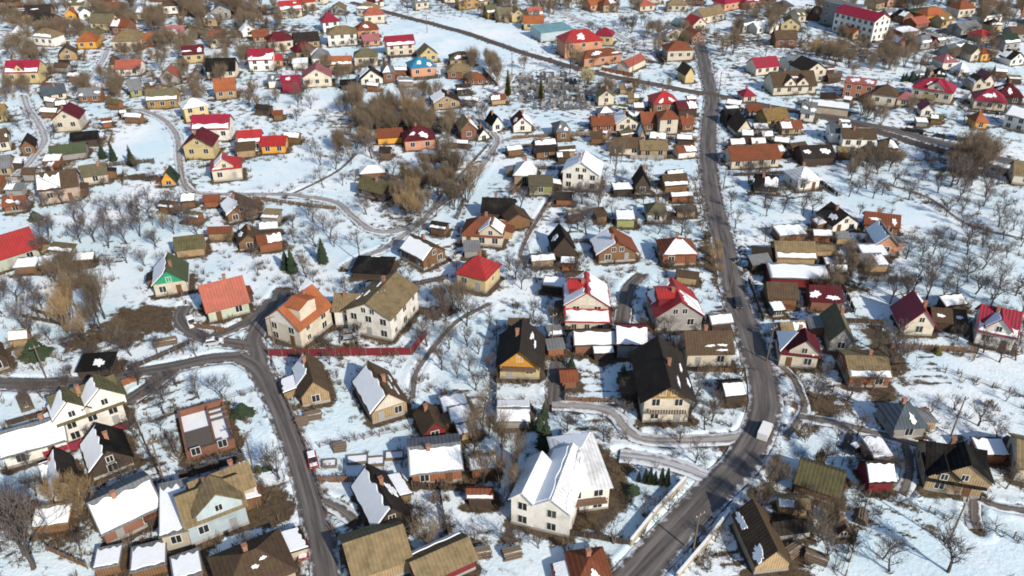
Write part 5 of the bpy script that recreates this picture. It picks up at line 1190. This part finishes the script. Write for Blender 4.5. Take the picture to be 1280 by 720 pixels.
def fences():
    plot_fences()
    post_me = {}
    for hh in (1, 2):
        q = MB(); q.box(-.06, -.06, -.4, .06, .06, 1.0); post_me[hh] = q
    for (px, H, kind, colr, lab, *w) in FENCES:
        pts = list(px) if w else [G(*p) for p in px]; mx, my = pts[len(pts)//2]; z0 = float(hgt(mx, my))
        e = tag(empty('garden_wall' if kind == 'wall' else 'fence', (mx, my, z0)), lab, 'wall' if kind == 'wall' else 'fence')
        st = along(pts, 2.6); mb = MB(); m = wallm(colr)
        rel = lambda p, z: (p[0]-mx, p[1]-my, float(hgt(p[0], p[1]))+z-z0)
        for a, b in zip(st, st[1:]):
            dx, dy = b[0]-a[0], b[1]-a[1]; q = math.hypot(dx, dy) or 1; nx, ny = -dy/q, dx/q
            def slab(lo, hi, t, sh=0.0, A=a, B=b):
                c = [rel((P[0]+nx*(s*t+sh), P[1]+ny*(s*t+sh)), z) for P in (A, B) for s in (-1, 1) for z in (lo, hi)]
                for f in ((0,1,3,2),(4,6,7,5),(0,4,5,1),(2,3,7,6),(1,5,7,3),(0,2,6,4)): mb.poly([c[i] for i in f])
            if kind == 'solid': slab(-.5, H, .04)
            elif kind == 'wall': slab(-.6, H, .14); slab(H+.003, H+.1, .2)
            elif kind == 'slat':
                n = max(2, int(q/.2))
                for k in range(n):
                    if (k*7+int(a[0]*3)) % 11 == 0: continue
                    A = (a[0]+dx*(k+.06)/n, a[1]+dy*(k+.06)/n); B = (a[0]+dx*(k+.86)/n, a[1]+dy*(k+.86)/n); slab(.05, H*(1-.06*((k*5) % 3)), .015, .05, A, B)
                slab(.3, .4, .03); slab(H*.75, H*.75+.1, .03)
            else:
                for z in (.35, .7, 1.05): slab(z, z+.035, .018)
        mb.build('wall_body' if kind == 'wall' else 'wire' if kind == 'wire' else 'panel', m, e)
        if kind != 'wall':
            me = None
            for i, p in enumerate(st):
                if me is None:
                    q = MB(); q.box(-.07, -.07, -.4, .07, .07, H+.12); me = q.data('post', WOODP)
                c = link(bpy.data.objects.new('post', me)); c.parent = e; c.location = rel(p, 0)
        if kind == 'wall':
            sn = MB()
            for a, b in zip(st, st[1:]):
                dx, dy = b[0]-a[0], b[1]-a[1]; q = math.hypot(dx, dy) or 1; nx, ny = -dy/q*.17, dx/q*.17
                t = [rel((a[0]+nx, a[1]+ny), H+.105), rel((a[0]-nx, a[1]-ny), H+.105), rel((b[0]-nx, b[1]-ny), H+.105), rel((b[0]+nx, b[1]+ny), H+.105)]
                u = [(p[0]*1.0, p[1], p[2]+.12) for p in t]; sn.poly(u)
                for i in range(4): sn.poly([t[i], t[(i+1) % 4], u[(i+1) % 4], u[i]])
            sn.build('snow_cap', SNOW, e)
POLES = [(1185,681,9,'beside the two bare trees in the right field'),(207,608,9,'behind the long snowy brick house'),(866,690,8,'on the verge right of the main road, lowest one'),(904,236,8,'by the upper bend of the main road'),(1188,546,8,'beside the slate hip roof'),(450,328,8,'above the low black tarred shed'),
 (317,590,8,'left of the village road by the garden'),(534,40,9,'on the far railway line'),(1068,205,8,'over the fields right of the main road'),(912,366,8,'beside the main road near the dark car'),(958,452,8,'right of the main road above the white van'),(345,440,8,'at the end of the red fence'),
 (640,90,8,'at the lane bend by the golden cypress'),(790,98,8,'beside the railway near the coral shed'),(898,120,8,'at the level crossing'),(480,404,8,'in the yard of the large white house'),(690,430,7,'beside the garden of the yellow gabled house'),(60,478,8,'along the lane at the left edge'),(1010,150,8,'below the long beige shed'),(233,238,8,'at the corner of the winding lane')]
def poles():
    a = MB(); a.tube([(0,0,-.5),(0,0,1)], [.16,.10], 7, cap=True); me = a.data('pole', WOODP)
    b = MB(); b.box(-.8,-.06,-.06,.8,.06,.06); bm = b.data('crossarm', WOODP)
    c = MB(); c.tube([(0,0,0),(0,0,.1),(0,0,.22)], [.05,.08,.04], 6, cap=True); cm = c.data('insulator', noisy('porcelain', (.55,.53,.48), .1, 2, .3))
    for (px, py, H, lab) in POLES:
        x, y = G(px, py); e = tag(empty('utility_pole', (x, y, float(hgt(x, y))), .6), 'wooden utility pole '+lab, 'pole', 'utility poles through the village')
        o = link(bpy.data.objects.new('pole', me)); o.parent = e; o.scale = (1, 1, H)
        o = link(bpy.data.objects.new('crossarm', bm)); o.parent = e; o.location = (0, -.17, H-.5)
        for k in (-.7, 0, .7):
            i = link(bpy.data.objects.new('insulator', cm)); i.parent = o; i.location = (k, 0, .06)
def car(px, py, ang, col, label, van=False, snow=False, chk=None):
    x, y = G(px, py); z = float(hgt(x, y)) + (.08 if not clear_of_roads(x, y, 0) else .0)
    e = tag(empty('van' if van else 'car', (x, y, z), ang), label, 'van' if van else 'car'); e.scale = (.82,)*3 if van else (.88,)*3
    m = MATS.get('paint_'+col)
    if m is None:
        m = noisy('paint_'+col, dict(white=(.75,.75,.74), dark=(.035,.037,.042), silver=(.42,.43,.45), red=(.28,.02,.025), blue=(.05,.09,.2))[col], .06, 2, .3, spec=.5)
    L, Wd = (5.2, 1.95) if van else (4.2, 1.7)
    b = MB()
    if van: prof = [(-L/2,.35),(L/2-.05,.35),(L/2,.75),(L/2-.75,1.15),(L/2-1.35,2.05),(-L/2+.1,2.1),(-L/2,1.9)]
    else: prof = [(-L/2,.3),(L/2,.3),(L/2,.68),(L/2-1.0,.86),(-L/2+.15,.92),(-L/2,.7)]
    b.prism(prof, 'y', -Wd/2, Wd/2); 
    if not van:
        cab = [(L/2-1.0,.86),(L/2-1.7,1.42),(-L/2+.75,1.45),(-L/2+.2,.92)]; b.prism(cab, 'y', -Wd/2+.12, Wd/2-.12)
    bo = b.build('body', m, e)
    g = MB()
    if van:
        g.prism([(L/2-.78,1.20),(L/2-.70,1.22),(L/2-1.30,2.0),(L/2-1.38,1.98)], 'y', -Wd/2+.12, Wd/2-.12); g.box(.6,-Wd/2-.012,1.25,L/2-1.25,Wd/2+.012,1.85)
    else:
        g.prism([(L/2-1.0,.90),(L/2-.93,.90),(L/2-1.63,1.40),(L/2-1.70,1.38)], 'y', -Wd/2+.2, Wd/2-.2)
        g.prism([(-L/2+.18,.97),(-L/2+.25,.97),(-L/2+.78,1.40),(-L/2+.70,1.40)], 'y', -Wd/2+.2, Wd/2-.2)
        g.prism([(L/2-1.25,.95),(L/2-1.75,1.36),(-L/2+.85,1.38),(-L/2+.42,.97)], 'y', -Wd/2+.10, Wd/2-.10)
    g.build('window_glass', GLASS, e)
    ty = noisy('tyre_rubber', (.02,.02,.02), .1, 3, .9)
    for sx in (-1, 1):
        for sy in (-1, 1):
            w = MB(); w.tube([(0,-.1,0),(0,.1,0)], [.32,.32], 12, cap=True); w.poly([(math.cos(k*.5236)*.32, -.1, math.sin(k*.5236)*.32) for k in range(12)])
            o = w.build('wheel', ty, e); o.location = (sx*L*.31, sy*(Wd/2-.08), .32)
        q = MB(); q.box(L/2-.03, sx*.55-.18, .55, L/2+.02, sx*.55+.18, .68); q.build('headlight', METAL, e)
    if snow:
        zt = 2.1 if van else 1.45
        xa, xb = (-L/2+.1, L/2-1.4) if van else (-L/2+.8, L/2-1.75)
        snow_patch(e, lambda s, t: ((xa+xb)/2+s*(xb-xa)/2, -Wd/2+.15+t*(Wd-.3), zt), -1, 1, .02, .98, (0, 0, 1), random.Random(int(px)), n=8, th=.14).name = 'snow_cap'
        if not van: snow_patch(e, lambda s, t: (L/2-.55+s*.4, -Wd/2+.15+t*(Wd-.3), .82), -1, 1, .02, .98, (0, 0, 1), random.Random(int(px)+3), n=8, th=.1).name = 'snow_cap'
def cars():
    def road_ang(px, py):
        x, y = G(px, py); best = None
        for n, w, k, l in LINES:
            for a, b in zip(l, l[1:]):
                d = (a[0]-x)**2+(a[1]-y)**2
                if best is None or d < best[0]: best = (d, math.atan2(b[1]-a[1], b[0]-a[0]))
        return best[1]
    car(956,542, road_ang(956,542)+math.pi, 'white', 'white delivery van driving on the bend of the main road', van=True)
    car(922,381, road_ang(922,381), 'dark', 'dark car driving on the upper main road')
    car(438,418, .2, 'silver', 'upper silver car parked before the large white house')
    car(438,426, .2, 'silver', 'lower silver car parked before the large white house')
    car(240,407, -1.0, 'white', 'white car under snow beside the coral house drive', snow=True)
    car(379,691, -1.3, 'red', 'red snow topped car at the village road edge', snow=True)
    car(391,578, -1.2, 'red', 'upper red car with snow beside the village road', snow=True)
    car(1070,563, .5, 'dark', 'dark car with a snow cap in the right yard', snow=True)
    for i, (px, py, c, s, lb) in enumerate([(1138,164,'dark',1,'dark snowy car first in the far parking strip'),(1150,166,'dark',0,'dark car second in the far parking strip'),(1162,169,'white',0,'white car third in the far parking strip'),(1176,172,'dark',1,'dark snow capped car behind the white one'),
        (1190,175,'blue',0,'blue car in the far parking strip'),(1204,178,'dark',1,'dark snow capped car at the strip end'),(1240,60,'white',0,'white car among the far right houses'),(1200,62,'dark',1,'dark snowy car by the far grey shed'),(797,126,'dark',0,'dark car alone in the field by the crossing'),(1078,112,'dark',0,'dark car beside the coral block'),
        (1118,178,'silver',0,'silver car left of the parking strip'),(925,62,'silver',0,'silver car at the far end of the main road'),(268,433,'silver',1,'snowy silver car at the drive junction')]):
        car(px, py, -.5 if px > 1100 else .3, c, lb, snow=bool(s))
def graves():
    rnd = random.Random(5); ms = []
    for k in range(3):
        q = MB()
        if k == 0: q.prism([(-.35,-.2),(.35,-.2),(.35,.8),(.2,1.0),(-.2,1.0),(-.35,.8)], 'y', -.09, .09); q.box(-.45,-.9,-.2,.45,-.092,.18)
        elif k == 1: q.box(-.07,-.06,-.2,.07,.06,1.5); q.box(-.4,-.055,.95,-.072,.055,1.1); q.box(.072,-.055,.95,.4,.055,1.1); q.box(-.3,-.3,-.2,.3,-.062,.25)
        else: q.box(-.42,-.1,-.2,.42,.1,.85); q.box(-.5,-1.5,-.2,.5,-.102,.2)
        ms.append(q.data('gravestone', noisy('grave_stone'+str(k), [(.12,.12,.125),(.06,.06,.065),(.3,.29,.28)][k], .3, 3, .5)))
    poly = [(648,92),(700,92),(738,112),(744,134),(712,136),(664,134),(646,116)]
    def inside(px, py):
        c = False
        for i in range(len(poly)):
            (ax, ay), (bx, by) = poly[i], poly[i-1]
            if (ay > py) != (by > py) and px < (bx-ax)*(py-ay)/(by-ay)+ax: c = not c
        return c
    n = 0; used = []
    lab = ('small dark headstone in the snowy cemetery', 'small black cross in the snowy cemetery', 'small grey slab in the snowy cemetery')
    grp = ('headstones in the cemetery', 'crosses in the cemetery', 'slabs in the cemetery')
    while n < 150:
        px, py = rnd.uniform(644, 746), rnd.uniform(90, 137)
        if not inside(px, py): continue
        x, y = G(px, py); x = round(x/1.5)*1.5+rnd.uniform(-.2,.2); y = round(y/3.0)*3.0+rnd.uniform(-.5,.5)
        if not clear_of_houses(x, y, 1) or not clear_of_roads(x, y, .5) or any(abs(a-x) < 1.1 and abs(b-y) < 1.8 for a, b in used): n += .2; continue
        used.append((x, y)); k = rnd.choice((0, 0, 1, 2)); o = link(bpy.data.objects.new('gravestone', ms[k])); o.location = (x, y, float(hgt(x, y))); o.rotation_euler = (0, 0, rnd.uniform(-.25, .25)); o.scale = (1.5, 1.5, 1.6)
        tag(o, lab[k], 'gravestone', grp[k]); n += 1
def yard():
    # raised garden beds in the snow
    for (px, py, w, d, lb) in [(412,581,2.2,1.6,'dark raised bed alone by the village road'),(447,575,3.2,1.8,'raised garden bed, left one of the row of three'),(470,577,2.6,1.8,'raised garden bed in the middle of three'),(493,569,2.8,1.8,'raised garden bed nearest the flat snow sheet roof')]:
        x, y = G(px, py); e = tag(empty('raised_bed', (x, y, float(hgt(x, y))), .12), lb, 'garden bed', 'raised garden beds')
        f = MB(); t = .12
        f.box(-w/2,-d/2,-.3,w/2,-d/2+t,.55); f.box(-w/2,d/2-t,-.3,w/2,d/2,.55); f.box(-w/2,-d/2+t,-.3,-w/2+t,d/2-t,.55); f.box(w/2-t,-d/2+t,-.3,w/2,d/2-t,.55)
        f.build('frame', WOODP, e); s = MB(); s.box(-w/2+t,-d/2+t,-.2,w/2-t,d/2-t,.38); s.build('snow_fill', SNOW, e)
    # stacked firewood and timber: each stack one thing
    for (px, py, w, a, lb, sn) in [(392,522,2.6,.3,'firewood stack below the brown gabled cottage',1),(378,530,2.0,.1,'short log pile beside the village road',0),(32,505,5,-.9,'long dark timber stack at the left edge lane',1),(208,432,4,.35,'snow topped timber stack beside the drive',1),(930,700,3,.9,'split log pile beside the long barn',0),
        (600,690,3,.2,'plank stack beside the low red walled barn',1),(1020,700,3,-.5,'snow striped plank stack in the lower right garden',1),(1265,560,3,-.8,'timber stack beside the right edge house',1),(990,690,3,.6,'firewood stack right of the long barn',1),(1075,650,2.4,1.1,'log pile by the descending wire fence',0),
        (560,585,2.2,.2,'log pile left of the dark tall trees',1),(640,690,2.6,.3,'firewood stack below the villa wall',1),(700,660,2,.1,'log pile under the villa gable',0),(425,560,2,.2,'small dark stack above the raised beds',0),(1150,520,2.4,.3,'plank stack above the slate hip roof',1)]:
        x, y = G(px, py); rnd = random.Random(px)
        if not clear_of_houses(x, y, .6): continue
        e = tag(empty('timber_stack', (x, y, float(hgt(x, y))), a), lb, 'timber stack')
        mb = MB()
        for r in range(4):
            for c in range(6-r):
                rr = .17; yy = (c-(5-r)/2)*rr*2; zz = .1+r*rr*1.75
                o = rnd.uniform(-.12,.12); mb.tube([(-w/2+o,yy,zz),(w/2+o,yy,zz)], [rr,rr*.9], 6, cap=True)
        mb.build('logs', WOODP, e)
        if sn: snow_patch(e, lambda s, t: (s*w/2, -.5+t, .82), -.96, .96, .02, .97, (0, 0, 1), rnd, n=8, th=.16).name = 'snow_cap'
# ------------------------------------------------------------------ light, camera, render settings
def light_and_camera():
    el, az = math.radians(SUN_EL), math.radians(SUN_AZ)      # azimuth measured to the right of straight behind the camera
    d = Vector((math.sin(az)*math.cos(el), -math.cos(az)*math.cos(el), math.sin(el)))
    l = bpy.data.lights.new('sun', 'SUN'); l.energy = SUN_E; l.angle = math.radians(1.0); l.color = SUN_C
    o = link(bpy.data.objects.new('sun', l)); o.rotation_euler = d.to_track_quat('Z', 'Y').to_euler(); o.location = (60, -60, 150)
    w = bpy.data.worlds.new('World'); SC.world = w; w.use_nodes = True; nt = w.node_tree; nt.nodes.clear()
    out = N(nt, 'ShaderNodeOutputWorld'); bg = N(nt, 'ShaderNodeBackground'); bg.inputs['Strength'].default_value = SKY
    sk = N(nt, 'ShaderNodeTexSky', sky_type='NISHITA'); sk.sun_disc = False; sk.sun_elevation = el
    sk.sun_rotation = math.atan2(d.x, d.y); sk.air_density = 1.0; sk.dust_density = .6; sk.ozone_density = 1.5
    nt.links.new(sk.outputs[0], bg.inputs[0]); nt.links.new(bg.outputs[0], out.inputs[0])
    c = bpy.data.cameras.new('camera'); co = link(bpy.data.objects.new('camera', c)); c.sensor_width = 36; c.lens = 36*F_PX/1280
    co.location = (0, 0, CAM_H); co.rotation_euler = (math.pi/2-PITCH, 0, 0); c.clip_start = 1; c.clip_end = 9000; SC.camera = co
    SC.view_settings.view_transform = 'Standard'; SC.view_settings.look = 'None'; SC.view_settings.gamma = 1; SC.view_settings.exposure = EXPO
    SC.view_settings.use_curve_mapping = False
    SC.cycles.filter_width = 1.8
    SC.cycles.max_bounces = 5; SC.cycles.diffuse_bounces = 3; SC.cycles.use_denoising = True; SC.cycles.use_adaptive_sampling = True
    SC.cycles.caustics_reflective = SC.cycles.caustics_refractive = False
SUN_EL, SUN_AZ, SUN_E, SUN_C, SKY, EXPO = 32, 38, 4.5, (1.0, .90, .77), .125, 0.22
houses(); NMARK = len(MARKS); far_houses(); more_far(); extra_sheds()
roads(); ground(); tree_kinds(); fences(); trees(); poles(); cars(); graves(); yard(); light_and_camera()
